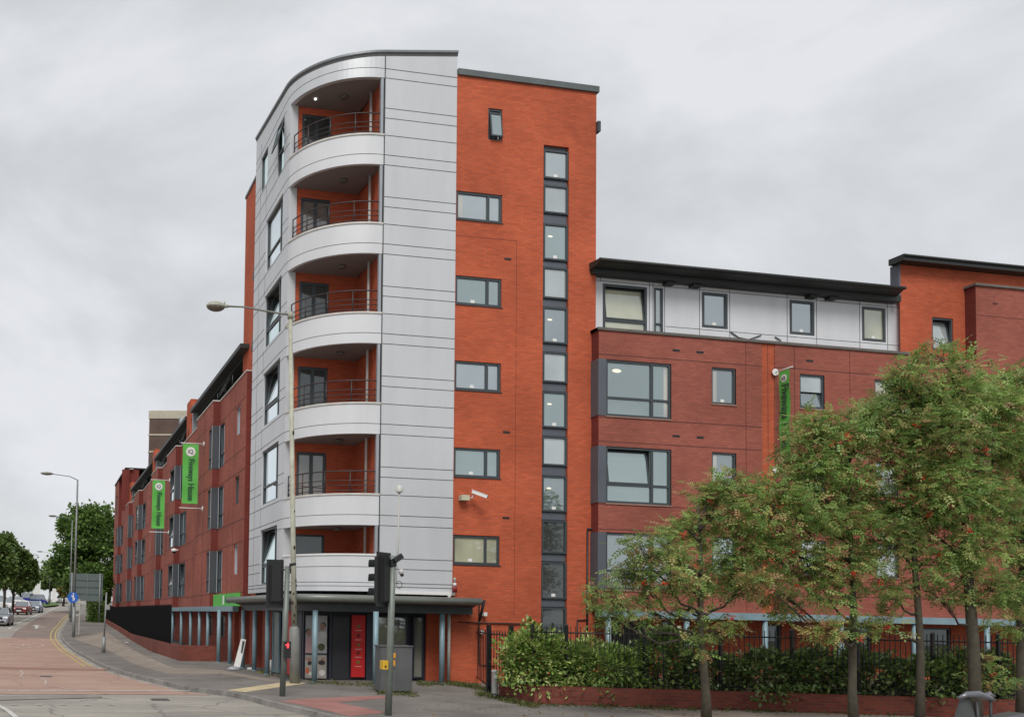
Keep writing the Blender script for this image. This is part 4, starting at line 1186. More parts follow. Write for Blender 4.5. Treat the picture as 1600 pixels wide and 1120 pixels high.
# side gate
ga = gnd(763, 1082); gb = gnd(742, 1064)
root = empty('gate', (ga[0], ga[1], 0)); tag(root, 'black metal side gate between the brick tower wall and the hedge', 'gate')
for p in (ga, gb, (12.2, 22.7, 0)):
    M = MB(); M.box(p[0] - .05, p[0] + .05, p[1] - .05, p[1] + .05, 0, 1.9); M.build('post', BLACKG, root)
M = MB()
for i in range(1, 9):
    t = i / 9; x, y = ga[0] + (gb[0] - ga[0]) * t, ga[1] + (gb[1] - ga[1]) * t
    M.obox((x, y, .95), (.009, 0, 0), (0, .009, 0), (0, 0, .8))
for i in range(1, 8):
    t = i / 8; x, y = ga[0] + (12.2 - ga[0]) * t, ga[1] + (22.7 - ga[1]) * t
    M.obox((x, y, .95), (.009, 0, 0), (0, .009, 0), (0, 0, .8))
M.build('bars', BLACKG, root)
M = MB()
for z in (.2, 1.65): M.tube([(gb[0], gb[1], z), (ga[0], ga[1], z)], .02, 4); M.tube([(12.2, 22.7, z), (ga[0], ga[1], z)], .02, 4)
M.obox((12.1, 22.9, 1.05), (.09, 0, 0), (0, .04, 0), (0, 0, .05))
M.build('rail', BLACKG, root)
# shrubs of the hedge
def shrub(cx, cy, rx, ry, z0, z1, n, pal, label, size=.13, p=None, hang=0, width=.3, cat='shrub'):
    root = empty('shrub', (cx, cy, z0)); tag(root, label, cat, 'shrubs of the hedge behind the low wall')
    u = randdir(n, .35, 1.0); r_ = rng.uniform(.35, 1, n) ** .45
    lump = 1 + .30 * np.sin(u[:, 0] * 7 + cx * 3) * np.cos(u[:, 2] * 6 + cy) + .12 * np.sin(u[:, 1] * 13 + cx)
    P = np.stack([cx + u[:, 0] * rx * r_ * lump, cy + u[:, 1] * ry * r_ * lump, z0 + (z1 - z0) * (.45 + .55 * u[:, 2] * r_ * lump)], 1)
    P[:, 2] = np.maximum(P[:, 2], z0 + .02)
    if hang:
        k = rng.choice(n, hang); P[k, 1] = cy - ry * rng.uniform(.8, 1.25, hang); P[k, 2] = z0 - rng.uniform(-.2, .2, hang)
    D = u * .7 + randdir(n, .1) * .6 + np.array([0, -.25, .15])
    leaves('foliage', P, D, size, 0, pick(pal, n, .25, p), GLOSSL, root, (cx, cy, z0), width=width)
    M = MB()
    for i in range(7):
        a = i * .9; M.tube([(cx + .08 * math.cos(a), cy + .08 * math.sin(a), z0), (cx + rx * .5 * math.cos(a), cy + ry * .5 * math.sin(a), z0 + (z1 - z0) * .6)], [.02, .008], 5)
    M.build('stem', BARKD, root)
BRIGHT = [(.29, .42, .10), (.20, .32, .07), (.42, .52, .17), (.13, .22, .05), (.46, .48, .20)]
DEEP = [(.12, .20, .06), (.16, .25, .08), (.08, .13, .04), (.24, .32, .11), (.28, .34, .17), (.16, .24, .06)]
hedge = [
 (850, .8, .9, .9, 1.86, BRIGHT, 'bright green leafy shrub at the gate end of the low wall', 2600),
 (865, 1.2, .8, .8, 1.82, BRIGHT, 'tall bright green shrub behind the third railing post', 2600),
 (930, 1.1, .85, 1.0, 1.62, BRIGHT, 'wide shrub with long narrow leaves spilling over the low wall', 2400),
 (975, 1.1, .8, 1.0, 1.50, BRIGHT[:3] + DEEP[:2], 'spreading mid green shrub just left of the slatted door', 2200),
 (1055, .9, .8, 1.2, 1.95, DEEP + BRIGHT[:1], 'tall narrow dark shrub left of the nearest rowan trunk', 2400),
 (1140, 1.0, .8, 1.3, 1.5, DEEP, 'dark green shrub right of the nearest rowan trunk', 2200),
 (1225, 1.2, .85, 1.4, 1.45, DEEP, 'dark shrub with branches hanging over the low wall', 2600),
 (1290, 1.0, .8, 1.3, 1.6, DEEP, 'very dark shrub left of the second rowan trunk', 2200),
 (1385, 1.1, .8, 1.4, 1.45, DEEP, 'dark shrub between the second and third rowan trunks', 2200),
 (1480, 1.1, .8, 1.4, 1.6, DEEP + BRIGHT[:1], 'leafy shrub between the third and fourth rowan trunks', 2200),
 (1560, 1.1, .8, 1.4, 1.6, DEEP + BRIGHT[:1], 'leafy shrub right of the fourth rowan trunk', 2200),
]
for i, (px, rx, ry, dy, z1, pal, lab, n) in enumerate(hedge):
    x, y = at_path(rp, px)
    shrub(x, y + .36 + (i % 3) * .12, rx * .98, ry * .76, .40, z1 + (-.02, -.22, -.05, -.16)[i % 4], int(n * 1.45), pal, lab, size=.16 if i in (2, 3) else .125, width=.16 if i in (2, 3) else .3, hang=420 if i in (2, 6) else 110)

# ================================================================== LOW WALL AND PALISADE FENCE (left)
M = MB()
cr = gnd(271, 1031)
X0 = 5.9
path = [(X0 + .1, cr[1] - .1)] + [(X0, y) for y in (48, 56, 64, 72, 80, 90, 99)]
for (x0, y0), (x1, y1) in zip(path, path[1:]):
    n = 4
    for i in range(n):
        a, b = y0 + (y1 - y0) * i / n, y0 + (y1 - y0) * (i + 1) / n
        xa_, xb_ = x0 + (x1 - x0) * i / n, x0 + (x1 - x0) * (i + 1) / n
        ta, tb = max(.64, gz(a) + .35), max(.64, gz(b) + .35)
        M.hexa([(xa_, a, gz(a) - .1), (xa_ + .25, a, gz(a) - .1), (xb_ + .25, b, gz(b) - .1), (xb_, b, gz(b) - .1), (xa_, a, ta), (xa_ + .25, a, ta), (xb_ + .25, b, tb), (xb_, b, tb)])
M.box(X0 + .1, 8.3, cr[1] - .35, cr[1] - .1, -.05, .66)
tag(M.build('low_wall', LOWB), 'low red brick boundary wall below the black palisade fence on the left street', 'wall')
root = empty('palisade_fence', (X0 + .1, 41, .6)); tag(root, 'long black palisade fence on the low wall along the left street', 'fence')
M = MB(); Mr = MB()
y = 42.6
while y < 98:
    top = max(2.12, gz(y) + 1.35 + .0); z0_ = max(.64, gz(y) + .35)
    top = 2.40 + max(0, gz(y) - .75) * .9
    M.obox((X0 + .12, y, (z0_ + top) / 2), (.010, 0, 0), (0, .024, 0), (0, 0, (top - z0_) / 2)); M.hexa([(X0 + .110, y - .024, top), (X0 + .130, y - .024, top), (X0 + .130, y + .024, top), (X0 + .110, y + .024, top)] + [(X0 + .12, y, top + .09)] * 4)
    y += .19
M.build('bars', pm('matt black fence', (.008, .008, .009), .9, spec=.1), root)
for y0 in range(43, 97, 3):
    for dz in (.25, 1.25):
        b0, b1 = max(.64, gz(y0) + .35) + dz, max(.64, gz(y0 + 3) + .35) + dz
        Mr.tube([(X0 + .16, y0, b0), (X0 + .16, y0 + 3, b1)], .025, 4)
Mr.build('rail', BLACKG, root)

# ================================================================== ROWAN TREES
ROWAN = [(.22, .35, .095), (.31, .43, .13), (.165, .27, .08), (.40, .43, .16), (.38, .22, .11), (.50, .44, .17), (.33, .21, .12)]
ROP = [.28, .27, .20, .13, .04, .05, .03]
BERRY = pm("rowan berries", (.55, .045, .02), .35, var=.25, vs=20)
def rowan(basepx, Y, toppx, clumps, label, trunk_r, dens=1.0, lean=0, red=0):
    """clumps: (px, py, radius m, depth offset, weight)"""
    bx, by, bz = gnd(*basepx) if basepx[1] else (0, 0, 0)
    root = empty('rowan_tree', (bx, by, bz)); tag(root, label, 'tree', 'rowan trees on the pavement')
    top = onY(by, *toppx)
    M = MB()
    H = top[2] - bz; tp = []
    for i in range(9):
        t = i / 8
        tp.append((bx + (top[0] - bx) * t + .05 * math.sin(t * 9 + bx), by + .05 * math.cos(t * 7 + bx), bz - .05 + (H + .05) * t))
    M.tube(tp, [trunk_r * (1.25 if i == 0 else 1 - .82 * (i / 8) ** 1.2) for i in range(9)], 10)
    M.build('trunk', BARK, root)
    Ml = MB(); P, D, W = [], [], []
    berries = MB()
    for (px, py, r, dy, wt) in clumps:
        c = np.array(onY(by + dy, px, py))
        # limb from the trunk to the clump
        hz = max(bz + 1.75, min(c[2] - .45 * abs(c[0] - bx) - .2, top[2] - .3))
        t = (hz - bz) / H; s0 = np.array([bx + (top[0] - bx) * t, by, hz])
        mid = (s0 + c) / 2 + np.array([0, 0, -.12 * abs(c[0] - bx)]) + rng.normal(0, .08, 3)
        Ml.tube([s0, (s0 + mid) / 2 + rng.normal(0, .03, 3), mid, (mid + c) / 2 + rng.normal(0, .05, 3), c], [.038 * (1 + .6 * r), .03, .022, .015, .008], 6)
        nt_ = int(10 * r * 2)
        for k in range(nt_):
            d = randdir(1, .15)[0]; e_ = c + d * r * rng.uniform(.6, 1.0) * np.array([1, 1, .75])
            q = (c + e_) / 2 + rng.normal(0, .06, 3); s1 = mid + (c - mid) * rng.uniform(.2, 1)
            Ml.tube([s1, q, e_], [.010, .007, .003], 4, cap=False)
        n = int(1200 * r ** 1.85 * wt * dens)
        ns = max(4, int(5 + 8 * r))           # leafy sprays inside the clump
        sc = randdir(ns, .1) * (rng.uniform(.45, 1.0, (ns, 1)) * r) * np.array([1.05, 1, .75])
        k = rng.integers(0, ns, n)
        off3 = sc[k] + rng.normal(0, .23 * r + .05, (n, 3)) * np.array([1.15, 1.1, .62])
        P.append(c + off3)
        dd = off3 / (np.linalg.norm(off3, axis=1)[:, None] + 1e-6) * .6 + randdir(n, -.15, .5) * .7
        D.append(dd)
        pp = np.array(ROP, float)
        if red and rng.uniform() < red: pp[4] *= 3; pp[6] *= 2.5
        if rng.uniform() < .3: pp[3] *= 2.2; pp[5] *= 2
        tone = rng.uniform(.8, 1.2)
        if wt > 1.5: pp[4] *= 9; pp[5] *= 6
        W.append(pick(ROWAN, n, .22, pp / pp.sum()) * tone)
        for b_ in range(int(3.6 * r * rng.uniform(.2, 1.5))):
            bc = c + randdir(1, -.1)[0] * r * rng.uniform(.6, 1.05) * np.array([1, 1, .75]); bc[1] -= r * .3
            for j in range(14):
                q = bc + rng.normal(0, .035, 3); s_ = .011
                berries.hexa([q + np.array(v) * s_ for v in ((-1, -1, -1), (1, -1, -1), (1, 1, -1), (-1, 1, -1), (-1, -1, 1), (1, -1, 1), (1, 1, 1), (-1, 1, 1))])
    Ml.build('limb', BARKD, root)
    leaves('crown', np.concatenate(P), np.concatenate(D), .172, 3, np.concatenate(W), LEAF, root, (bx, by, bz))
    if berries.v: berries.build('berries', BERRY, root)['kind'] = 'stuff'
    return root
rowan((1101, 1126), 0, (1092, 790), [(1040, 850, .42, 0, 1), (1085, 830, .5, .2, 1), (1130, 800, .5, 0, 1), (1150, 760, .42, -.1, .9), (1105, 770, .33, .1, .8), (1000, 855, .30, -.2, .8), (985, 895, .42, 0, 1), (950, 930, .38, .1, .9), (1035, 905, .5, -.2, .9), (1090, 900, .55, 0, .8), (1150, 860, .6, 0, 1), (1170, 910, .5, .2, .9), (962, 968, .25, 0, .8), (1115, 985, .26, -.2, .7), (1090, 1010, .18, -.2, .7), (1010, 950, .36, .1, .8), (1075, 950, .32, .2, .5), (1140, 975, .24, -.3, .8)],
      'nearest rowan, leftmost of the row, with a straight thin trunk and reddish leaves', .095, red=.5)
rowan((1337, 1130), 0, (1325, 700), [(1262, 700, .45, 0, 1), (1266, 672, .38, .2, 1), (1290, 680, .5, -.2, 1), (1335, 675, .5, 0, 1), (1212, 765, .44, 0, 1), (1270, 740, .6, 0, 1), (1330, 750, .65, 0, 1), (1190, 790, .5, -.2, 1), (1240, 810, .65, 0, 1.1), (1310, 820, .7, 0, 1), (1200, 860, .55, .1, .9), (1260, 880, .6, 0, .9), (1330, 890, .6, -.2, .8), (1215, 920, .42, 0, .8), (1290, 930, .48, -.1, .7), (1235, 960, .26, .1, .7), (1185, 905, .22, -.4, 1.55), (1293, 985, .27, -.4, 1.6), (1345, 980, .32, -.3, .7), (1240, 735, .36, .1, .8), (1268, 650, .22, 0, .8)],
      'rowan with a dense rounded crown overlapping the green banner, second trunk from the left', .09, red=.35)
rowan((1441, 1132), 0, (1420, 680), [(1385, 660, .5, 0, 1), (1400, 620, .42, .2, 1), (1380, 710, .6, 0, 1), (1430, 720, .6, 0, 1), (1375, 780, .65, .3, 1), (1435, 800, .6, 0, .9), (1390, 850, .6, 0, .9), (1440, 880, .5, 0, .7), (1400, 930, .42, .2, .7), (1360, 650, .4, .1, .9), (1455, 650, .5, .1, .9), (1390, 970, .3, .1, .5)],
      'rowan with a slightly leaning dark trunk, third from the left', .085, red=.2)
rowan((1523, 1134), 0, (1500, 590), [(1440, 590, .42, 0, 1), (1465, 555, .36, .1, .9), (1500, 575, .35, 0, .9), (1480, 620, .6, 0, 1.1), (1530, 630, .55, 0, 1.1), (1470, 680, .7, -.2, 1.1), (1530, 700, .7, 0, 1.1), (1560, 640, .5, 0, 1), (1480, 760, .7, -.2, 1), (1540, 780, .7, 0, 1), (1470, 840, .6, 0, .8), (1540, 850, .6, -.2, .9), (1500, 900, .5, 0, .7), (1555, 920, .5, -.1, .9), (1420, 600, .25, 0, .8), (1400, 590, .2, 0, .7), (1580, 700, .6, 0, 1), (1470, 935, .3, 0, .6), (1550, 1060, .25, 0, 1), (1540, 1035, .16, 0, 1)],
      'tallest rowan with the thickest pale trunk and berries, fourth from the left', .125, red=.15)
rowan((1592, 1130), 0, (1610, 600), [(1600, 590, .55, 0, 1.1), (1570, 600, .45, 0, 1), (1650, 620, .8, 0, 1), (1600, 680, .6, .2, 1), (1650, 720, .8, 0, 1), (1600, 780, .65, .2, 1), (1590, 850, .6, 0, 1), (1640, 850, .8, 0, .9), (1600, 920, .5, .1, .9), (1650, 950, .6, 0, .8), (1585, 975, .3, 0, .8)],
      'rowan cut off by the right edge of the view with a dark trunk', .10, red=.1)

# ================================================================== DISTANT TREES
def far_tree(name, px, Y, base_z, clumps, label, n, size, pal, trunk=True, group='trees along the street', tr=.22):
    """clumps: (px, py, rx px, ry px)"""
    s = Y / FPX
    bx = onY(Y, px, 900)[0]
    root = empty(name, (bx, Y, base_z)); tag(root, label, 'tree', group)
    P, D, W = [], [], []
    tot = sum(c[2] * c[3] for c in clumps)
    M = MB(); zt = max(onY(Y, c[0], c[1])[2] for c in clumps)
    M.tube([(bx, Y, base_z - .2), (bx + .1, Y, base_z + (zt - base_z) * .5), (bx, Y, zt)], [tr, tr * .7, tr * .2], 8)
    for (cx, cy, rx, ry) in clumps:
        c = np.array(onY(Y + rng.normal(0, rx * s * .4), cx, cy)); rxm, rzm = rx * s, ry * s
        m = int(n * rx * ry / tot); ns = 26
        sc = randdir(ns, .1) * rng.uniform(.5, .95, (ns, 1))
        k = rng.integers(0, ns, m)
        o3 = (sc[k] + rng.normal(0, .17, (m, 3))) * np.array([rxm, rxm, rzm])
        P.append(c + o3); D.append(o3 / (np.linalg.norm(o3, axis=1)[:, None] + 1e-6) + randdir(m) * .8)
        tone = rng.uniform(.75, 1.25, (ns, 1))
        W.append(pick(pal, m, .25) * tone[k])
        M.tube([(bx, Y, (base_z + c[2]) / 2), tuple(c)], [tr * .4, tr * .12], 5)
    if trunk: M.build('trunk', BARKD, root)
    leaves('crown', np.concatenate(P), np.concatenate(D), size, 0, np.concatenate(W), LEAF, root, (bx, Y, base_z), width=.4)
    return root
FG = [(.16, .27, .065), (.115, .205, .05), (.21, .31, .085), (.09, .15, .045)]
FD = [(.14, .22, .06), (.17, .26, .07), (.21, .29, .09), (.10, .16, .045)]
far_tree('broadleaf_tree', 140, 118, 1.9, [(140, 818, 34, 28), (115, 840, 28, 30), (160, 830, 26, 34), (130, 870, 40, 34), (165, 875, 26, 34), (105, 890, 30, 26), (140, 905, 40, 26), (105, 822, 16, 18)],
         'large rounded green tree beside the far end of the brick wing', 27000, .44, FG, tr=.4)
far_tree('broadleaf_tree', 78, 175, 3.6, [(85, 895, 22, 20), (72, 905, 14, 14), (95, 910, 24, 14)], 'lower bushy tree left of and behind the large rounded tree', 7000, .6, FD)
far_tree('street_tree', 21, 92, 1.2, [(22, 870, 22, 24), (8, 862, 22, 24), (38, 885, 18, 20), (12, 895, 26, 18), (50, 902, 9, 9), (45, 890, 12, 16), (10, 842, 9, 9)],
         'dark street tree on the left verge with the thinner crown edge by the lamps', 15000, .36, FD, tr=.14)
far_tree('street_tree', 7, 84, 1.0, [(-10, 870, 26, 26), (3, 890, 20, 18), (-30, 860, 30, 30)], 'dark street tree cut off by the left edge of the view', 9000, .36, FD, tr=.14)
far_tree('broadleaf_tree', 32, 150, 2.8, [(38, 912, 12, 10), (28, 916, 10, 8)], 'small dark tree seen beneath the crowns of the street trees', 2500, .5, FD)
far_tree('broadleaf_tree', 100, 150, 2.8, [(102, 925, 9, 6), (96, 922, 6, 5)], 'small orange tinged tree behind the distant white car', 1800, .4, [(.35, .14, .03), (.2, .12, .03), (.07, .10, .02)])
far_tree('ornamental_tree', 165, 92, 1.25, [(163, 915, 11, 16), (160, 935, 9, 12), (168, 900, 6, 8)], 'fresh green small tree between the big road sign and the brick wing', 5000, .28, [(.14, .24, .04), (.10, .18, .03), (.06, .11, .02)], tr=.08)
for i in range(5):
    px0 = -160 - i * 90
    far_tree('broadleaf_tree', px0, 130 + 15 * (i % 3), 2.6, [(px0, 880, 45, 40), (px0 + 30, 900, 40, 30)], ['broad dark tree beyond the left edge of the view'][0], 2500, 1.0, FD) if False else None
# hedge by the sign
x, y, z = gnd(149, 972)
root = empty('clipped_hedge', (x, y, z)); tag(root, 'dark block of hedge under the back of the big road sign', 'hedge')
n = 6000; P = np.stack([rng.uniform(x - .7, x + .9, n), rng.uniform(y, y + 2.5, n), rng.uniform(z, z + 1.9, n)], 1)
leaves('foliage', P, randdir(n) + np.array([0, -.5, .2]), .17, 0, pick(FD, n), LEAF, root, (x, y, z))

# ================================================================== STREET LAMPS
LAMPG = pm("lamp housing", (.20, .20, .18), .5, .1, var=.2)
LENS = pm("lamp lens", (.13, .11, .085), .25, var=.3, vs=8)
CREAMP = pm("cream painted post with rust", (.34, .335, .26), .6, var=.12, vs=3, col2=(.43, .43, .35), streak=.12)
GALV = pm("galvanised post", (.24, .26, .255), .5, .3, var=.15, vs=3, streak=.15)
# near lamp
bx, by, _ = gnd(461, 1067)
tx, ty, tz = onY(by, 453.5, 492)
root = empty('street_lamp', (bx, by, 0)); tag(root, 'tall cream street lamp with rust spots in front of the silver tower', 'street lamp')
lean = lambda z: (bx + (tx - bx) * z / tz, by)
M = MB(); M.tube([(*lean(0), -.05), (*lean(1.62), 1.62), (*lean(1.68), 1.72)], [.165, .155, .10], 14); M.build('base_section', pm("grey lamp base", (.25, .255, .24), .55, .1, var=.15, vs=3, streak=.2), root)
M = MB(); M.tube([(*lean(1.68), 1.68), (*lean(4), 4), (*lean(tz), tz)], [.088, .08, .065], 12)
pole = M.build('pole', CREAMP, root)
M = MB()
random.seed(3)
for z in (1.85, 2.05, 2.3, 2.42, 2.7, 2.95, 3.1, 5.2, 7.6, 4.1):
    a = random.uniform(-2.4, -.6); x_, y_ = lean(z); r_ = .088
    s_ = random.uniform(.02, .05)
    c0 = Vector((x_ + r_ * math.cos(a), y_ + r_ * math.sin(a), z)); tv = Vector((-math.sin(a), math.cos(a), 0)); nv = Vector((math.cos(a), math.sin(a), 0)) * .004
    M.poly([tuple(c0 + nv + tv * (s_ * math.cos(t)) * .8 + Vector((0, 0, s_ * 1.5 * math.sin(t)))) for t in [i * math.pi / 4 for i in range(8)]])
M.build('rust_patch', pm("rust", (.03, .02, .015), .9), pole)
M = MB(); M.tube([(tx, ty, tz - .12), (tx, ty, tz + .08)], [.085, .085], 10); M.tube([(tx - .15, ty, tz - .42), (tx + .02, ty, tz - .1)], .02, 5); M.tube([(tx + .1, ty, tz - .18), (tx - .05, ty, tz - .02)], .025, 5)
M.build('bracket_collar', CREAMP, root)
hx, hy, hz = onY(by, 350, 480)
hx0, hy0, hz0 = onY(by, 356, 478.5)
mid = onY(by, 380, 479.5); m2 = onY(by, 415, 486)
M = MB(); M.tube([(tx, ty, tz), onY(by, 440, 490), m2, mid, (hx0, by, hz0)], [.035, .035, .032, .03, .03], 8); M.build('arm', LAMPG, root)
cxl, _, czl = onY(by, 337, 479)
M = MB()
def bowl(M, cx, cy, cz, L_, W_, H_, top=True, mi=0):
    n, m = 20, 7
    for j in range(m):
        t0, t1 = (math.pi / 2) * j / m, (math.pi / 2) * (j + 1) / m
        for i in range(n):
            a, b = 2 * math.pi * i / n, 2 * math.pi * (i + 1) / n
            f = lambda a_, t_: (cx + L_ * math.cos(a_) * math.cos(t_), cy + W_ * math.sin(a_) * math.cos(t_), cz + (H_ if top else -H_) * math.sin(t_))
            M.quad(f(a, t0), f(b, t0), f(b, t1), f(a, t1), mi, True)
bowl(M, cxl, by, czl + .0, .29, .19, .16); M.tube([(cxl + .26, by, czl + .03), (hx0 + .02, by, hz0)], [.06, .045], 8); M.tube([(cxl + .27, by, czl + .06), (cxl + .27, by, czl + .17)], .025, 6)
M.build('lamp_head', pm("lamp housing pale", (.33, .33, .27), .5, var=.15), root)
M = MB(); bowl(M, cxl, by, czl - .0, .285, .185, .15, False); M.build('lens', LENS, root)
# further lamps
def far_lamp(px, py, H, arm, label, r=.07):
    x, y, z = gnd(px, py)
    return lamp_at(x, y, z, H, arm, label, r)
def lamp_at(x, y, z, H, arm, label, r=.07):
    root = empty('street_lamp', (x, y, z)); tag(root, label, 'street lamp')
    M = MB(); M.tube([(x, y, z - .1), (x, y, z + 2)], [r * 1.35, r * 1.35], 10); M.build('base_section', GALV, root)
    M = MB(); M.tube([(x, y, z + 2), (x, y, z + H)], [r, r * .7], 10); M.build('pole', GALV, root)
    M = MB(); M.tube([(x, y, z + H - .02), (x - arm * .3, y, z + H + .2), (x - arm, y, z + H + .32)], .03, 6); M.build('arm', GALV, root)
    M = MB(); bowl(M, x - arm - .28, y, z + H + .33, .42, .18, .10); bowl(M, x - arm - .28, y, z + H + .33, .42, .18, .12, False); M.build('lamp_head', LAMPG, root)
    return root
x, y, z = gnd(114.6, 994.7)
Hl = onY(y, 114, 749)[2] - z
lamp_at(x, y, z, Hl, 1.75, 'grey street lamp carrying the round blue sign', .085)
def lamp_px(px, ytop, Y, arm, label):
    x, _, zt = onY(Y, px, ytop); lamp_at(x, Y, gz(Y), zt - gz(Y), arm, label, .08)
lamp_px(113, 812, 95, 1.7, 'second grey street lamp, its head against the large green tree')
lamp_px(79, 865, 150, 1.4, 'third street lamp, small, with its head over the far end of the road')
# round blue sign on the lamp
x, y, z = gnd(114.6, 994.7)
c = onY(y - .14, 114, 933)
root = empty('road_sign', c); tag(root, 'round blue cycle route sign on the grey lamp post', 'road sign')
M = MB(); disc(M, c, (0, -1, 0), .36, 0, 28, .012); M.build('sign_plate', pm("sign blue", (.02, .12, .50), .4, var=.03), root)
M = MB(); fr = lambda a, b: (c[0] + a, c[1] - .018, c[2] + b)
M.poly([fr(-.02, .2), fr(.06, .2), fr(.07, -.02), fr(.02, -.22), fr(-.03, -.22), fr(-.0, -.02)]); M.poly([fr(-.12, .12), fr(-.06, .14), fr(.02, .0), fr(-.02, -.04)])
M.poly([fr(.09, .0), fr(.14, -.02), fr(.10, -.2), fr(.05, -.2)]); disc(M, fr(.02, .26), (0, -1, 0), .045, 0, 10, .002)
M.build('symbol', WHITE, root)
# small white framed plate under the blue sign
c = onY(y + 2.5, 121, 949); root = empty('road_sign', (c[0], y + 2.5, gz(y + 2.5))); tag(root, 'small white square frame on a post below the round blue sign', 'sign')
M = MB(); yy = y + 2.5; cx_, cz_ = c[0], c[2]
for zz in (cz_ + .55, cz_ - .02, cz_ - .5): M.box(cx_ - .14, cx_ + .17, yy - .02, yy + .02, zz - .035, zz + .035)
for xx in (cx_ - .14, cx_ + .14): M.box(xx - .03, xx + .03, yy - .025, yy + .025, gz(yy) - .1 if xx > cx_ else cz_ - .5, cz_ + .58)
M.build('frame', pm("off white post", (.45, .45, .42), .6), root)

# big road sign seen from the back
x, y, z = gnd(154, 972)
fr = lambda px, py: onY(y, px, py)
a0, a1 = fr(109, 895), fr(160, 939)
root = empty('direction_sign', (x, y, z)); tag(root, 'large grey direction sign seen from behind on two posts', 'road sign')
M = MB(); M.box(a0[0], a1[0], y - .03, y + .03, a1[2], a0[2]); M.build('sign_back', pm("sign back grey", (.12, .155, .15), .5, .2, var=.08), root)
M = MB()
for i in range(1, 4):
    zz = a1[2] + (a0[2] - a1[2]) * i / 4; M.box(a0[0], a1[0], y - .06, y - .03, zz - .05, zz + .05)
M.build('stiffener', pm("sign rail grey", (.07, .09, .09), .5), root)
for pxx in (156, 112):
    xx = onY(y, pxx, 920)[0]; M = MB(); M.tube([(xx, y - .12, gz(y) - .1), (xx, y - .12, a0[2] + .05)], .075, 8); M.build('post', GALV, root)
xx = onY(y, 136, 920)[0]; M = MB(); M.box(xx - .03, xx + .03, y - .09, y - .06, a1[2], a0[2]); M.build('stiffener', GALV, root)
# pale kiosk beyond the sign
x, y, z = gnd(133, 962); y += 6; z = gz(y); x = onY(y, 133, 950)[0]
root = empty('utility_kiosk', (x, y, z)); tag(root, 'pale grey kiosk standing on the pavement under the big road sign', 'kiosk')
M = MB(); M.box(x - .55, x + .5, y, y + 1.2, z - .1, z + 1.15); M.build('body', pm("kiosk grey", (.30, .31, .28), .6), root)
M = MB(); M.box(x - .6, x + .55, y - .05, y + 1.25, z + 1.15, z + 1.3); M.build('lid', pm("kiosk lid", (.42, .43, .40), .5), root)
# thin leaning post with a plate
x, y, z = gnd(161.5, 1019)
t_ = onY(y, 166.5, 925); root = empty('sign_post', (x, y, z)); tag(root, 'thin leaning grey post with a stouter base beside the palisade fence', 'post')
M = MB(); M.tube([(x, y, z - .05), (x + (t_[0] - x) * .22, y, z + .8)], [.10, .085], 10); M.build('base_section', GALV, root)
M = MB(); M.tube([(x + (t_[0] - x) * .22, y, z + .8), (t_[0], y, t_[2])], [.045, .04], 8); M.build('pole', GALV, root)
c = onY(y - .05, 168.5, 948); M = MB(); M.box(c[0] - .1, c[0] + .1, y - .06, y - .045, c[2] - .13, c[2] + .13); M.build('plate', pm("plate grey", (.25, .26, .25), .6), root)

# ================================================================== TRAFFIC SIGNALS
def visor(M, c, d, r=.13, l=.22, n=16):
    d = Vector(d).normalized(); u = Vector((0, 0, 1)); a = d.cross(u).normalized()
    for i in range(n):
        t0, t1 = -.3 + (math.pi + .6) * i / n, -.3 + (math.pi + .6) * (i + 1) / n
        f = lambda t, q: tuple(Vector(c) + a * (r * math.cos(t)) + u * (r * math.sin(t)) + d * q)
        l0 = l * (1 - .25 * abs(math.cos(t0))); l1 = l * (1 - .25 * abs(math.cos(t1)))
        M.quad(f(t0, 0), f(t1, 0), f(t1, l1), f(t0, l0), 0, True); M.quad(tuple(Vector(f(t0, 0)) * 1), f(t0, l0), f(t1, l1), f(t1, 0), 0, True)
def signal(root, c, yaw, W=.52, Hh=1.14, head=.30, hh=.95):
    """c: centre of the head, yaw: direction the lights face (radians from +X)"""
    d = Vector((math.cos(yaw), math.sin(yaw), 0)); s_ = Vector((-d.y, d.x, 0)); c = Vector(c)
    M = MB(); M.obox(c, s_ * (W / 2), d * .012, (0, 0, Hh / 2)); 
    bb = M.build('backing_board', BLACK, root)
    M = MB(); M.obox(c + d * .03, s_ * (head / 2), d * .10, (0, 0, hh / 2))
    M.obox(c - d * .05, s_ * (head / 2 * .8), d * .05, (0, 0, hh / 2 * .95))
    hd = M.build('signal_head', BLACK, root)
    for k, nm, col in ((1, 'red_lens', (.12, .01, .01)), (0, 'amber_lens', (.12, .06, .01)), (-1, 'green_lens', (.01, .08, .05))):
        cc = c + d * .131 + Vector((0, 0, k * .30))
        M = MB(); M.lathe(cc, [(.10, 0), (.10, .012)], 18, d=d); M.build(nm, pm(nm.replace('_', ' '), col, .2), hd)
        M = MB(); visor(M, cc, d, .125, .22); M.build('visor', BLACK, hd)
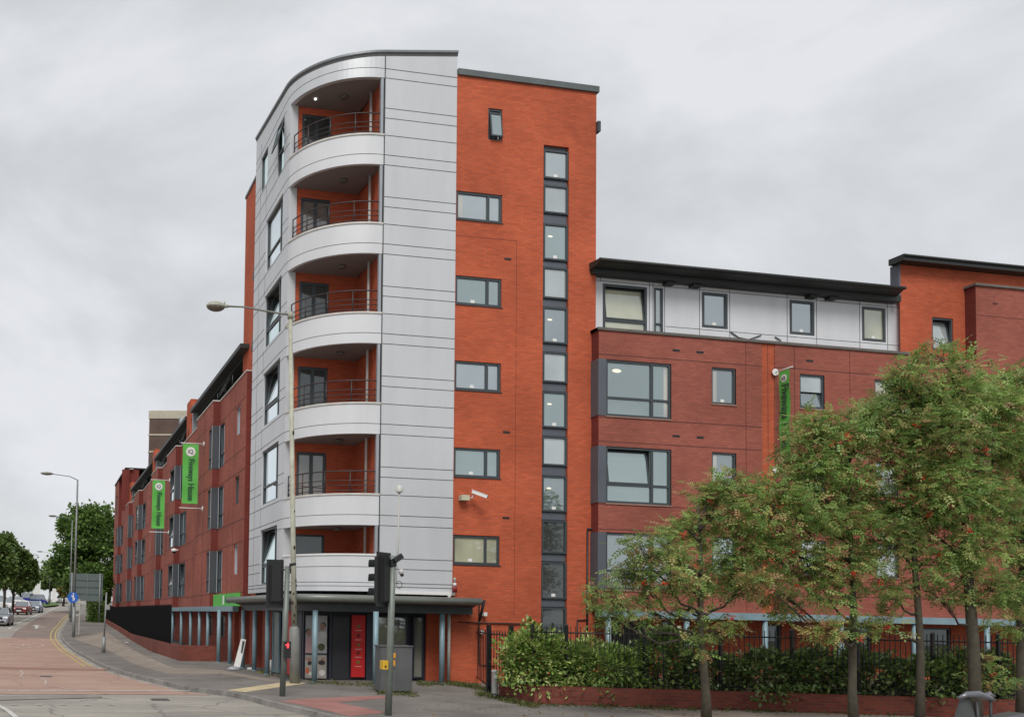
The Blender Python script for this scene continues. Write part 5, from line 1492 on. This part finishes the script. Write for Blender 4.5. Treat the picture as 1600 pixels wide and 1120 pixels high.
# near signal
x, y, z = gnd(606.5, 1117); t_ = onY(y, 614, 868)
root = empty('traffic_light', (x, y, z)); tag(root, 'nearest traffic light with a yellow push button and a cluster of cameras', 'traffic light', 'traffic lights at the crossing')
M = MB(); M.tube([(x, y, z - .05), (x + (t_[0] - x) * .5, y, t_[2] / 2), (t_[0], y, t_[2])], [.075, .07, .068], 12); M.build('pole', SPOLE, root)
hc = onY(y + .02, 598, 905)
signal(root, (hc[0], y - .02, hc[2]), R(128), W=.54, Hh=1.14)
M = MB(); M.tube([(hc[0] + .1, y, hc[2] + .35), (t_[0], y, hc[2] + .35)], .02, 6); M.tube([(hc[0] + .1, y, hc[2] - .35), (t_[0], y, hc[2] - .35)], .02, 6); M.build('bracket', BLACK, root)
b_ = onY(y - .08, 600, 1038); M = MB(); M.box(b_[0] - .06, b_[0] + .06, y - .17, y - .0, b_[2] - .09, b_[2] + .09); pb = M.build('push_button_box', pm("push button yellow", (.65, .38, .015), .45), root)
M = MB(); disc(M, (b_[0], y - .17, b_[2] - .03), (0, -1, 0), .022, 0, 12, .01); M.build('button', BLACK, pb)
M = MB(); e_ = onY(y, 624, 766); m_ = onY(y, 621, 868)
M.tube([(t_[0] + .03, y, t_[2] - .25), (m_[0], y, m_[2]), (e_[0], y, e_[2])], [.02, .022, .02], 6); M.build('mast', GREYPIPE, root)
M = MB(); bowl(M, e_[0], y, e_[2], .085, .085, .12); M.lathe((e_[0], y, e_[2] - .05), [(.05, 0), (.085, .05)], 14); M.build('globe', pm("opal globe", (.55, .56, .53), .35), root)
c = onY(y - .1, 619, 876); c2 = onY(y - .1, 625, 868)
M = MB(); M.obox(((c[0] + c2[0]) / 2, y - .1, (c[2] + c2[2]) / 2), (.085, 0, .06), (0, .05, 0), (-.03, 0, .045)); M.obox((c[0] - .04, y - .05, c[2] - .04), (.06, 0, 0), (0, .03, 0), (0, 0, .07)); M.tube([(c[0], y, c[2] - .03), (c[0], y, c[2] - .45)], .025, 6); M.build('detector', BLACK, root)
c = onY(y - .06, 627, 893); M = MB(); M.lathe((c[0], y - .05, c[2] - .045), [(.05, 0), (.052, .09), (.03, .10)], 14); M.build('camera_housing', pm("camera pale grey", (.50, .50, .48), .4), root)
M = MB(); M.lathe((c[0] + .02, y - .05, c[2] - .10), [(.02, 0), (.04, .03), (.04, .055)], 12); M.build('camera_dome', BLACK, root)
c = onY(y - .05, 624, 913); M = MB(); M.tube([(c[0] + .06 * math.cos(t), y - .05, c[2] + .075 * math.sin(t)) for t in [i * .42 for i in range(16)]], .007, 5); M.tube([(c[0] - .06, y - .05, c[2]), (c[0] - .05, y - .04, c[2] + .4)], .006, 5); M.build('cable_loop', BLACK, root)
# second signal
x, y, z = gnd(441, 1087); t_ = onY(y, 449.5, 884)
root = empty('traffic_light', (x, y, z)); tag(root, 'traffic light seen from behind showing a small red man signal', 'traffic light', 'traffic lights at the crossing')
M = MB(); M.tube([(x, y, z - .05), (t_[0], y, t_[2])], [.078, .068], 12); M.build('pole', SPOLE, root)
hc = onY(y, 431, 911)
signal(root, (hc[0], y + .1, hc[2]), R(96), W=.46, Hh=1.22)
M = MB(); M.tube([(hc[0], y + .03, hc[2] + .35), (t_[0], y + .03, hc[2] + .35)], .02, 6); M.tube([(hc[0], y + .03, hc[2] - .4), (t_[0], y + .03, hc[2] - .4)], .02, 6); M.build('bracket', BLACK, root)
c = onY(y - .1, 457, 881.5); M = MB(); M.obox((c[0], y - .12, c[2]), (.07, 0, .01), (0, .07, 0), (0, 0, .035)); M.tube([(t_[0] + .05, y, t_[2] - .15), (t_[0] + .05, y - .05, t_[2] - .02), (c[0], y - .1, c[2] - .02)], .012, 5); M.obox((t_[0] + .07, y, t_[2] - .12), (.02, 0, 0), (0, .02, 0), (0, 0, .07)); M.build('detector', BLACK, root)
c = onY(y - .1, 448, 1014)
M = MB(); M.box(c[0] - .085, c[0] + .085, y - .20, y - .02, c[2] - .22, c[2] + .20); bx_ = M.build('pedestrian_signal', BLACK, root)
M = MB(); yy = y - .203; q = lambda a, b: (c[0] + a, yy, c[2] + .10 + b)
disc(M, q(.005, .055), (0, -1, 0), .016, 0, 10, .002)
M.poly([q(-.025, .035), q(.03, .035), q(.028, -.01), q(.02, -.06), q(.004, -.06), q(.002, -.02), q(-.002, -.06), q(-.018, -.06), q(-.02, -.01)])
M.poly([q(-.06, .02), q(-.02, .03), q(-.02, .012), q(-.055, .0)])
M.build('red_man', pm("red man light", (.8, .03, .03), .4, emit=((1, .03, .04), 3.5)), bx_)

# ================================================================== CABINET, BOLLARD, LITTER
a = gnd(594, 1082); b = gnd(647, 1083)
cx_, cy_ = (a[0] + b[0]) / 2, a[1] + .2
wd = (onY(a[1], 645, 1050)[0] - onY(a[1], 596, 1050)[0]) / 2; ht = onY(a[1], 620, 1010)[2]
root = empty('utility_cabinet', (cx_, cy_, 0)); tag(root, 'grey metal roadside cabinet with orange stickers', 'utility cabinet')
CAB = pm("cabinet grey", (.105, .11, .112), .55, .05, var=.12, vs=2.5, streak=.2)
M = MB(); M.box(cx_ - wd, cx_ + wd, cy_ - .2, cy_ + .25, .06, ht); M.build('body', CAB, root)
M = MB(); M.box(cx_ - wd - .025, cx_ + wd + .025, cy_ - .225, cy_ + .275, ht, ht + .035); M.build('lid', CAB, root)
M = MB(); M.box(cx_ - wd + .03, cx_ + wd - .03, cy_ - .17, cy_ + .22, -.05, .06); M.build('plinth', BLACK, root)
M = MB(); M.box(cx_ - .006, cx_ + .006, cy_ - .203, cy_ - .2, .08, ht - .02); M.tube([(cx_ - .07, cy_ - .21, ht * .6), (cx_ - .07, cy_ - .21, ht * .6 - .1)], .01, 5); M.build('door_seam', JOINT, root)
M = MB(); q = cx_ - wd + .3
M.box(q + .0, q + .12, cy_ - .206, cy_ - .2, ht - .30, ht - .17); M.box(q + .02, q + .11, cy_ - .206, cy_ - .2, ht - .52, ht - .36); M.build('sticker', [pm("orange sticker", (.62, .27, .03), .6, var=.2, vs=20)], root)
# grey post bin by the gate
x, y, z = gnd(773, 1090)
root = empty('post_bin', (x, y, z)); tag(root, 'small grey metal post with a white sticker by the side gate', 'bollard')
M = MB(); M.tube([(x, y, -.03), (x, y, .12)], .04, 8); M.build('stub', GALV, root)
M = MB(); M.lathe((x, y, .12), [(.075, 0), (.08, .02), (.08, .55), (.09, .56), (.09, .6), (.03, .62)], 14); M.build('body', pm("bin grey", (.42, .43, .42), .45, 0, var=.15), root)
M = MB(); M.obox((x - .01, y - .083, .56), (.04, 0, .0), (0, .003, 0), (.01, 0, .04)); M.build('sticker', WHITE, root)
# discarded upright appliance leaning on the column
x, y, z = gnd(370, 1046)
t_ = onY(y + .2, 381, 998)
root = empty('discarded_appliance', (x, y, z)); tag(root, 'discarded white upright appliance leaning against a column on the left', 'rubbish')
M = MB(); A = Vector((x, y, .12)); Bv = Vector((t_[0], y + .25, t_[2])); sx = Vector((.11, 0, -.02)); th = Vector((0, .04, 0))
M.hexa([A - sx - th, A + sx - th, A + sx + th, A - sx + th, Bv - sx * .8 - th, Bv + sx * .8 - th, Bv + sx * .8 + th, Bv - sx * .8 + th]); M.build('body', WHITE, root)
M = MB(); A2 = A.lerp(Bv, .5); B2 = A.lerp(Bv, .93); M.hexa([A2 + sx * .1 - th * 1.2, A2 + sx * .6 - th * 1.2, A2 + sx * .6 - th, A2 + sx * .1 - th, B2 - sx * .3 - th * 1.2, B2 + sx * .5 - th * 1.2, B2 + sx * .5 - th, B2 - sx * .3 - th]); M.build('dark_inset', FRAME, root)
M = MB(); bowl(M, x - .12, y - .05, .02, .24, .16, .12); M.build('foot', pm("grey plastic", (.30, .30, .33), .4), root)
for i, (px, py, lab, m, s_) in enumerate((((391), 1045.5, 'crumpled white bag by the foot of a column', WHITE, .12), (408, 1050, 'flat yellow wrapper at the foot of the brick wall', pm("yellow wrapper", (.5, .38, .04), .5), .10), (198, 1003.5, 'white scrap of litter on the pavement below the long low wall', WHITE, .12), (704, 1069, 'small white litter by the downpipe foot', WHITE, .06), (178, 997, 'pale scrap of cardboard on the pavement near the palisade fence', TANP, .14))):
    x, y, z = gnd(px, py); M = MB(); random.seed(i)
    for k in range(5):
        q = [(x + random.uniform(-s_, s_), y + random.uniform(-s_, s_), z + random.uniform(.0, s_ * (.9 if i == 0 else .35))) for _ in range(4)]
        M.hexa([(x + s_ * math.cos(k * 1.2) * .5 + a * s_ * .5, y + s_ * math.sin(k * 1.2) * .5 + b * s_ * .4, z + c * s_ * (.6 if i == 0 else .2) + .005) for a, b, c in ((-1, -1, 0), (1, -.7, 0), (.8, 1, 0), (-1, .8, 0), (-.7, -.8, 1), (.8, -1, .7), (.6, .8, 1.1), (-.9, 1, .8))])
    o = M.build('litter', m, None, (x, y, z)); tag(o, lab, 'litter')
x, y, z = gnd(422.5, 1053); M = MB(); M.tube([(x, y, .1), (x, y, .5)], .035, 8); M.tube([(x, y, 0), (x, y, .1)], .01, 5); o = M.build('bottle_tube', WHITE, None, (x, y, 0)); tag(o, 'thin white tube standing beside a blue grey column on the left', 'litter')

# ================================================================== CCTV, ALARM, BANNERS, SIGN
c = onY(28.0, 727, 777)
root = empty('security_camera', (c[0], 28.19, c[2])); tag(root, 'white security camera on a cream box on the orange brick wall', 'security camera')
M = MB(); M.box(c[0] - .14, c[0] + .13, 27.95, 28.19, c[2] - .09, c[2] + .08); M.build('junction_box', pm("cream box", (.50, .47, .34), .5), root)
M = MB(); M.tube([(c[0] + .13, 28.0, c[2] - .02), (c[0] + .22, 27.95, c[2]), (c[0] + .24, 27.95, c[2] + .12)], .02, 6); M.build('arm', WHITE, root)
M = MB(); cc = Vector((c[0] + .40, 27.8, c[2] + .10)); ax = Vector((.2, -.12, -.095)); ay = Vector((.05, .08, 0)).normalized() * .055; az = ax.cross(ay).normalized() * .05
M.obox(cc, ax, ay, az); M.obox(cc + Vector((0, 0, .055)), ax * 1.08, ay * 1.2, az * .12); M.build('housing', WHITE, root)
M = MB(); M.obox(cc + ax * 1.02, ax * .02, ay * .8, az * .8); M.build('lens', BLACK, root)
# dome camera on the street wing
c = onX(7.6, 276, 861)
root = empty('security_camera', (7.68, c[1], c[2])); tag(root, 'white dome camera low on the projecting corner of the street wing', 'security camera')
M = MB(); M.lathe((7.45, c[1], c[2]), [(.16, -.02), (.17, .1), (.05, .16)], 12); M.box(7.45, 7.68, c[1] - .04, c[1] + .04, c[2] + .05, c[2] + .12); M.build('housing', WHITE, root)
M = MB(); M.lathe((7.45, c[1], c[2] - .12), [(.06, 0), (.12, .05), (.13, .1)], 12); M.build('dome', BLACK, root)
# red and white beacon
c = onY(27.95, 711, 922); root = empty('alarm_beacon', (c[0], 28.1, c[2])); tag(root, 'small red and white alarm beacon above the end of the canopy', 'alarm')
M = MB(); M.lathe((c[0], 27.98, c[2] - .06), [(.08, 0), (.08, .16), (.05, .2)], 12); M.build('body', pm("alarm red", (.22, .02, .02), .4), root)
M = MB(); M.lathe((c[0], 27.98, c[2] + .14), [(.055, 0), (.055, .09), (.03, .1)], 12); M.build('collar', WHITE, root)
M = MB(); M.lathe((c[0], 27.98, c[2] + .24), [(.03, 0), (.035, .1), (.045, .13), (.02, .17)], 12); M.build('cap', GREYPIPE, root)
# light on an arm at the canopy end
c = onY(27.6, 757, 937); root = empty('wall_light', (c[0], 27.9, c[2])); tag(root, 'thin bracket with a small white box on the wall right of the canopy', 'bracket')
M = MB(); M.tube([(13.62, 27.6, 2.6), (c[0], 27.6, 2.6)], .02, 6); M.tube([(c[0], 27.6, 2.66), (c[0] - .02, 27.9, 2.0)], .045, 8); M.build('arm', BLACK, root)
d_ = onY(28.05, 757.5, 959); M = MB(); M.box(d_[0] - .06, d_[0] + .06, 28.0, 28.19, d_[2] - .06, d_[2] + .06); d_ = onY(28.05, 754, 987); M.box(d_[0] - .05, d_[0] + .05, 28.05, 28.19, d_[2] - .06, d_[2] + .06); M.build('junction_box', WHITE, root)
M = MB()
for q in (724, 734):
    d_ = onY(28.15, q, 955); M.box(d_[0] - .06, d_[0] + .06, 28.12, 28.19, d_[2] - .1, d_[2] + .06)
M.build('faded_box', pm("faded brick red box", (.38, .12, .09), .6), root)

def banner(o, ux, W_, H_, label, wall_pt, wall_dir, size):
    """o: top inner corner next to the wall; ux: direction from the wall outwards"""
    root = empty('banner', wall_pt); tag(root, label, 'banner', 'green banners on the brick wings')
    o = Vector(o); ux = Vector(ux).normalized(); n = Vector((-ux.y, ux.x, 0))
    if n.dot(Vector((-o.x, -o.y, 0))) < 0: n = -n
    M = MB()
    N_ = 14
    for i in range(N_):
        z0, z1 = -H_ * i / N_, -H_ * (i + 1) / N_
        w0, w1 = .022 * math.sin(i * .9), .022 * math.sin((i + 1) * .9)
        for th_ in (.004, -.004):
            M.quad(o + n * (w0 + th_) + Vector((0, 0, z0)), o + ux * W_ + n * (w0 + th_) + Vector((0, 0, z0)), o + ux * W_ + n * (w1 + th_) + Vector((0, 0, z1)), o + n * (w1 + th_) + Vector((0, 0, z1)))
    M.build('flag', GREENF, root)
    M = MB()
    for zz in (.04, -H_ - .22):
        M.tube([Vector(wall_pt) + Vector((0, 0, o.z + zz - wall_pt[2])), o + ux * (W_ + .12) + Vector((0, 0, zz))], .022, 6)
    for zz in (.04, -H_ - .22):
        p = Vector(wall_pt) + Vector((0, 0, o.z + zz - wall_pt[2])); M.lathe(p, [(.12, 0), (.12, .03)], 12, d=ux)
    M.build('pole', WHITE, root)
    M = MB(); cc = o + ux * (W_ / 2) + Vector((0, 0, -.13 - W_ * .32)) + n * .034; M.lathe(cc, [(W_ * .30, 0), (W_ * .30, .006)], 26, d=n)
    em = M.build('logo_disc', WHITE, root)
    # reading direction: letters turned a quarter clockwise, text runs downwards
    M = MB(); right = Vector((0, 0, -1)); upv = right.cross(-n)
    upv = n.cross(right)
    put_text(M, 'iQ', W_ * .34, cc + n * .012 - (upv.cross(n)) * 0 + Vector((0, 0, 0)) - n.cross(Vector((0, 0, 1))) * 0 - Vector((0, 0, W_ * .11)) + Vector((0, 0, 1)).cross(n) * (-W_ * .19), Vector((0, 0, 1)).cross(n), (0, 0, 1), mi=0, bold=.004)
    M.build('logo_lettering', DKTXT, root)
    M = MB()
    st = o + ux * (W_ / 2) + Vector((0, 0, -.13 - W_ * .75)) + n * .036 - upv * (size * .22)
    put_text(M, 'Fiveways House', size, st, right, upv, mi=0, bold=.006, fit=H_ * .70)
    M.build('lettering', DKTXT, root)
# left banners hang across the street wing and face the viewer
for (pxw, pxl, pxr, pt, pb_, lab, XW) in ((318, 286, 310.5, 693, 786, 'nearer of the two green banners on the street wing, hung higher', XL - PR), (264.5, 238.5, 258, 750, 825, 'further of the two green banners on the street wing, hung lower', XL - PR)):
    w_ = onX(XW, pxw, (pt + pb_) / 2)[1]
    a_ = onY(w_, pxl, pt); b_ = onY(w_, pxr, pt); e_ = onY(w_, pxl, pb_)
    banner((b_[0], w_, a_[2]), (-1, 0, 0), b_[0] - a_[0], a_[2] - e_[2], lab, (XW, w_, a_[2]), None, .44)
# right banner stands out of the garden wing towards the viewer
Xb = onY(27.75, 1211, 600)[0]
yb = 27.55; 
zt_ = onY(27.5, 1212, 580)[2]
ratio = ray(1234, 600); yo = Xb * ratio[1] / ratio[0]
banner((Xb, yb, zt_), (0, -1, 0), yb - yo, 3.1, 'green banner on the garden wing half hidden by the rowan leaves', (Xb, 27.75, zt_), None, .44)
# long green sign over the columns
root = empty('shop_sign', (7.9, 39, 2.6)); tag(root, 'long green fascia sign above the columns left of the canopy', 'sign')
M = MB(); M.box(7.83, 7.99, 36.8, 41.9, 2.38, 2.92); M.build('sign_board', GREENF, root)
M = MB(); M.box(7.815, 7.83, 39.35, 39.6, 2.46, 2.84); M.build('white_bar', WHITE, root)
M = MB(); put_text(M, 'Fiveways House', .36, (7.82, 39.15, 2.54), (0, -1, 0), (0, 0, 1), bold=.004); M.build('lettering', pm("sign dark green", (.02, .16, .07), .6), root)

# ================================================================== VEHICLES
TYRE = pm("tyre rubber", (.02, .02, .02), .8); CARGLASS = glass("car glass", (.03, .035, .04), .3)
CHROME = pm("wheel rim", (.4, .4, .42), .3, .7)
def car(name, loc, yaw, paint, label, cat='car', L_=4.1, W_=1.72, H_=1.45, van=False, group='cars on the left street'):
    root = empty(name, (0, 0, 0)); tag(root, label, cat, group)
    st = [(-.5, .28, .62, .82), (-.47, .2, .72, .93), (-.36, .18, .84, 1.0), (-.2, .17, .93, 1.0), (.0, .16, .95, 1.0), (.2, .17, .95, 1.0), (.38, .2, .93, 1.0), (.47, .25, .85, .94), (.5, .32, .70, .84)]
    M = MB(); rings = []
    for (t, zb, zt, w_) in st:
        hw = W_ / 2 * w_; x = -t * L_
        rings.append([(x, -hw * .92, zb), (x, -hw, zb + .12), (x, -hw, zt - .12), (x, -hw * .88, zt), (x, hw * .88, zt), (x, hw, zt - .12), (x, hw, zb + .12), (x, hw * .92, zb)])
    for a, b in zip(rings, rings[1:]):
        for i in range(8): M.quad(a[i], a[(i + 1) % 8], b[(i + 1) % 8], b[i], 0, False)
    M.poly(rings[0]); M.poly(rings[-1][::-1])
    # cabin: roof
    x0, x1, x2, x3 = (.24, .02, -.30, -.44) if not van else (.36, .26, -.46, -.48)
    hw = W_ / 2
    P0 = [(x0 * L_, -hw * .88, .93), (x0 * L_, hw * .88, .93), (x3 * L_, hw * .88, .93), (x3 * L_, -hw * .88, .93)]
    P1 = [(x1 * L_, -hw * .68, H_), (x1 * L_, hw * .68, H_), (x2 * L_, hw * .68, H_), (x2 * L_, -hw * .68, H_)]
    M.quad(*P1)
    for p0, p1 in zip(P0, P1):
        d = Vector(p1) - Vector(p0); M.tube([p0, tuple(Vector(p0) + d)], .04, 5)
    M.build('body', paint, root)
    G = MB()
    for i in range(4):
        j = (i + 1) % 4; G.quad(P0[i], P0[j], P1[j], P1[i])
    G.build('window', CARGLASS, root)
    for sx in (.31, -.31):
        for sy in (-1, 1):
            M = MB(); M.lathe((sx * L_, sy * (hw - .2), .31), [(.29, 0), (.31, .02), (.31, .18), (.27, .21)], 16, d=(0, sy, 0)); wh = M.build('wheel', TYRE, root)
            M = MB(); M.lathe((sx * L_, sy * (hw + .0), .31), [(.19, 0), (.17, .02)], 12, d=(0, sy, 0)); M.build('rim', CHROME, wh)
    for sy in (-1, 1):
        M = MB(); M.obox((L_ * .478, sy * hw * .70, .66), (.05, 0, 0), (0, .17, 0), (0, 0, .075)); M.build('headlight', pm("headlight", (.7, .7, .72), .15, emit=((1, 1, .95), .3)), root)
        M = MB(); M.obox((L_ * .14, sy * (hw + .08), .98), (.05, 0, 0), (0, .09, 0), (0, 0, .06)); M.build('door_mirror', paint, root)
    M = MB(); M.box(L_ * .485, L_ * .505, -hw * .42, hw * .42, .48, .70); M.box(L_ * .49, L_ * .508, -hw * .6, hw * .6, .24, .38); M.build('grille', BLACK, root)
    M = MB(); M.box(L_ * .508, L_ * .516, -.26, .26, .38, .49); M.build('number_plate', WHITE, root)
    root.location = loc; root.rotation_euler = (0, 0, yaw)
    return root
def place(px, py):
    x, y, z = gnd(px, py, -.12); return (x, y, z)
def carpx(px, Y, *a, **k):
    x = onY(Y, px, 950)[0]; return car(k.pop('name', 'parked_car'), (x, Y, gz(Y) - .12), *a, **k)
PS = pm("silver car paint", (.42, .45, .50), .3, .4, var=.03); PR_ = pm("dark red car paint", (.22, .03, .03), .3, .2, var=.03); PW = pm("white car paint", (.62, .62, .62), .3, var=.03); PB = pm("pale blue car paint", (.30, .35, .42), .3, .4, var=.03)
PDB = pm("deep blue van paint", (.02, .03, .22), .35, var=.05)
YAW = R(-95)
carpx(2, 79, YAW, PS, 'silver car nearest the camera, cut off by the left edge', name='silver_car')
carpx(35, 108, R(-100), PR_, 'dark red car following the silver one on the left street', name='red_car')
carpx(54, 117, R(-98), PB, 'pale blue car just right of and behind the dark red car', name='blue_car')
carpx(95.5, 172, R(-100), PW, 'small white car far away by the blue round sign', name='white_car', H_=1.5)
carpx(12, 128, R(-60), PW, 'white parked car beneath the street trees', name='parked_car')
carpx(28, 145, R(0), PW, 'white parked car right of the tree trunks', name='parked_car')
carpx(3, 150, R(10), PR_, 'red parked car behind the left tree trunk', name='parked_car')
# deep blue box vans
for px, Y, lab in ((61, 152, 'deep blue van standing below the tall white pylon'), (43, 165, 'deep blue van partly hidden left of the other blue van')):
    x = onY(Y, px, 930)[0]; car('van', (x, Y, gz(Y) - .1), R(0) if px > 50 else R(180), PDB, lab, 'van', L_=2.9, W_=1.9, H_=1.75, van=True, group='blue vans')
# white pylons
for (px0, px1, y0, y1, Y, lab) in ((52.5, 63, 902, 925, 160, 'tall white pylon sign beyond the cars'), (82, 87, 919, 934, 165, 'short white pylon sign beside the road')):
    a, b = onY(Y, px0, y0), onY(Y, px1, y1); root = empty('pylon_sign', ((a[0] + b[0]) / 2, Y, gz(Y))); tag(root, lab, 'sign')
    M = MB(); M.box(a[0], b[0], Y - .15, Y + .15, gz(Y) + .2, a[2]); M.build('panel', WHITE, root); M = MB(); M.box(a[0] + .1, b[0] - .1, Y - .1, Y + .1, gz(Y) - .3, gz(Y) + .2); M.build('foot', GALV, root)
# short white marker posts
for px, py, lab in ((14.5, 972, 'white marker post by the silver car'), (58.5, 955, 'white marker post behind the pale blue car')):
    x, y, z = gnd(px, py, -.1); M = MB(); M.tube([(x, y, z), (x, y, z + .9)], .06, 8); M.lathe((x, y, z + .9), [(.06, 0), (.03, .05)], 8); o = M.build('marker_post', WHITE, None, (x, y, z)); tag(o, lab, 'marker post')
# grass verges
for pts in ([(64, 941), (78, 937.5), (92, 938), (90, 941.5), (70, 944)], [(28, 936), (50, 931), (52, 937), (30, 939)]):
    M = MB(); q = []
    for px, py in pts:
        Y = 150 + (941 - py) * 4; q.append(onY(Y, px, py))
    M.poly([(a, b, gz(b) + .12) for a, b, c in q]); o = M.build('grass_verge', GRASSM); structure(o)
M = MB(); M.poly([(-60, 130, gz(130) + .05), (-4.5, 130, gz(130) + .05), (-2.0, 165, gz(165) + .05), (-60, 190, gz(190) + .05)]); structure(M.build('car_park_ground', pm("pale tarmac", (.20, .20, .19), .9)))
# white marquee-like low building far left
a, b = onY(210, 28, 903), onY(210, 54, 925)
root = empty('pale_shed', ((a[0] + b[0]) / 2, 210, gz(210))); tag(root, 'pale low shed far away between the trees', 'shed')
M = MB(); M.hexa([(a[0], 210, gz(210)), (b[0], 210, gz(210)), (b[0], 225, gz(210)), (a[0], 225, gz(210)), (a[0], 210, a[2] + .2), (b[0], 210, a[2] + .2), (b[0], 225, a[2] + 1), (a[0], 225, a[2] + 1)]); M.build('wall', pm("pale shed grey", (.45, .46, .48), .6), root)
M = MB(); M.box(a[0] - .2, b[0] + .2, 209.6, 225, a[2] + .2, a[2] + .6); M.build('roof', pm("shed roof", (.3, .31, .33), .6), root)
# brown brick tower block behind the street wing
Yt = 125
a, b = onY(Yt, 233.5, 650), onY(Yt, 292, 644)
x0, x1, zt = a[0], b[0] + 6, a[2] + .7
root = empty('tower_block', ((x0 + x1) / 2, Yt, 0)); tag(root, 'brown brick tower block with pale bands rising behind the street wing', 'tower block')
M = MB()
M.hexa([(x0, Yt, 0), (x1, Yt - 3, 0), (x1 + 4, Yt + 16, 0), (x0 + 3, Yt + 18, 0), (x0, Yt, zt), (x1, Yt - 3, zt), (x1 + 4, Yt + 16, zt), (x0 + 3, Yt + 18, zt)]); M.build('brick_wall', BROWNB, root)
M = MB()
PALE = pm("pale concrete band", (.42, .38, .30), .8, var=.12)
def band(z0, z1, p=.06):
    M.hexa([(x0 - p, Yt - p, z0), (x1, Yt - 3 - p, z0), (x1, Yt - 2.8, z0), (x0 - p, Yt + .3, z0), (x0 - p, Yt - p, z1), (x1, Yt - 3 - p, z1), (x1, Yt - 2.8, z1), (x0 - p, Yt + .3, z1)])
s = Yt / FPX
band(zt - 12 * s, zt + .05)
for k in range(4): band(zt - (39 + 27 * k) * s, zt - (36.5 + 27 * k) * s)
M.build('concrete_band', PALE, root)
xw = onY(Yt - 2, 279.5, 660)[0]
M = MB(); M.box(xw, xw + 1.3, Yt - 2.6, Yt - 2.0, zt - 26 * s, zt - 14 * s); wf = M.build('window', FRAMEL, root)
M = MB(); M.box(xw + .15, xw + 1.15, Yt - 2.64, Yt - 2.6, zt - 24 * s, zt - 15 * s); M.build('pane', G_MID, wf)
# the scooter at the lower right edge
Yv = 11.6
c = onY(Yv, 1530, 1090)
root = empty('motor_scooter', (c[0], Yv, -.12)); tag(root, 'silver grey motor scooter with a raised screen cut off by the lower right edge', 'scooter')
SCP = pm("silver scooter paint", (.17, .175, .20), .25, .5, var=.05)
cx_, cz_ = c[0], c[2]
M = MB()
M.tube([(cx_ - .36, Yv, cz_ + .0), (cx_ - .22, Yv, cz_ + .05), (cx_ - .02, Yv, cz_ + .055), (cx_ + .16, Yv, cz_ + .01), (cx_ + .28, Yv, cz_ - .03)], [.02, .045, .055, .045, .015], 10)
M.tube([(cx_ + .1, Yv, cz_ + .02), (cx_ + .28, Yv + .1, cz_ + .055), (cx_ + .42, Yv + .12, cz_ + .02)], [.03, .04, .012], 8)
M.build('handlebar_cover', SCP, root)
M = MB(); M.hexa([(cx_ - .42, Yv - .02, cz_ - .32), (cx_ - .08, Yv - .02, cz_ - .32), (cx_ - .08, Yv + .03, cz_ - .32), (cx_ - .42, Yv + .03, cz_ - .32), (cx_ - .22, Yv + .05, cz_ - .02), (cx_ - .1, Yv + .05, cz_ - .02), (cx_ - .1, Yv + .1, cz_ - .02), (cx_ - .22, Yv + .1, cz_ - .02)])
M.build('leg_shield', pm("dark scooter panel", (.05, .055, .055), .4), root)
M = MB(); M.tube([(cx_ + .2, Yv, cz_ - .02), (cx_ + .2, Yv, cz_ - .7)], .02, 6); M.tube([(cx_ - .05, Yv, cz_ - .05), (cx_ + .02, Yv, cz_ - .9)], .035, 6); M.build('steering_column', BLACK, root)
M = MB(); M.hexa([(cx_ - .0, Yv + .0, cz_ - .75), (cx_ + .95, Yv + .0, cz_ - .7), (cx_ + .95, Yv + .3, cz_ - .7), (cx_ - .0, Yv + .3, cz_ - .75), (cx_ + .05, Yv + .03, cz_ - .35), (cx_ + .85, Yv + .03, cz_ - .22), (cx_ + .85, Yv + .27, cz_ - .22), (cx_ + .05, Yv + .27, cz_ - .35)]); M.build('body', SCP, root)
for dx in (-.2, .95):
    M = MB(); M.lathe((cx_ + dx, Yv + .1, .12), [(.20, 0), (.24, .02), (.24, .1), (.20, .12)], 18, d=(0, 1, 0)); M.build('wheel', TYRE, root)
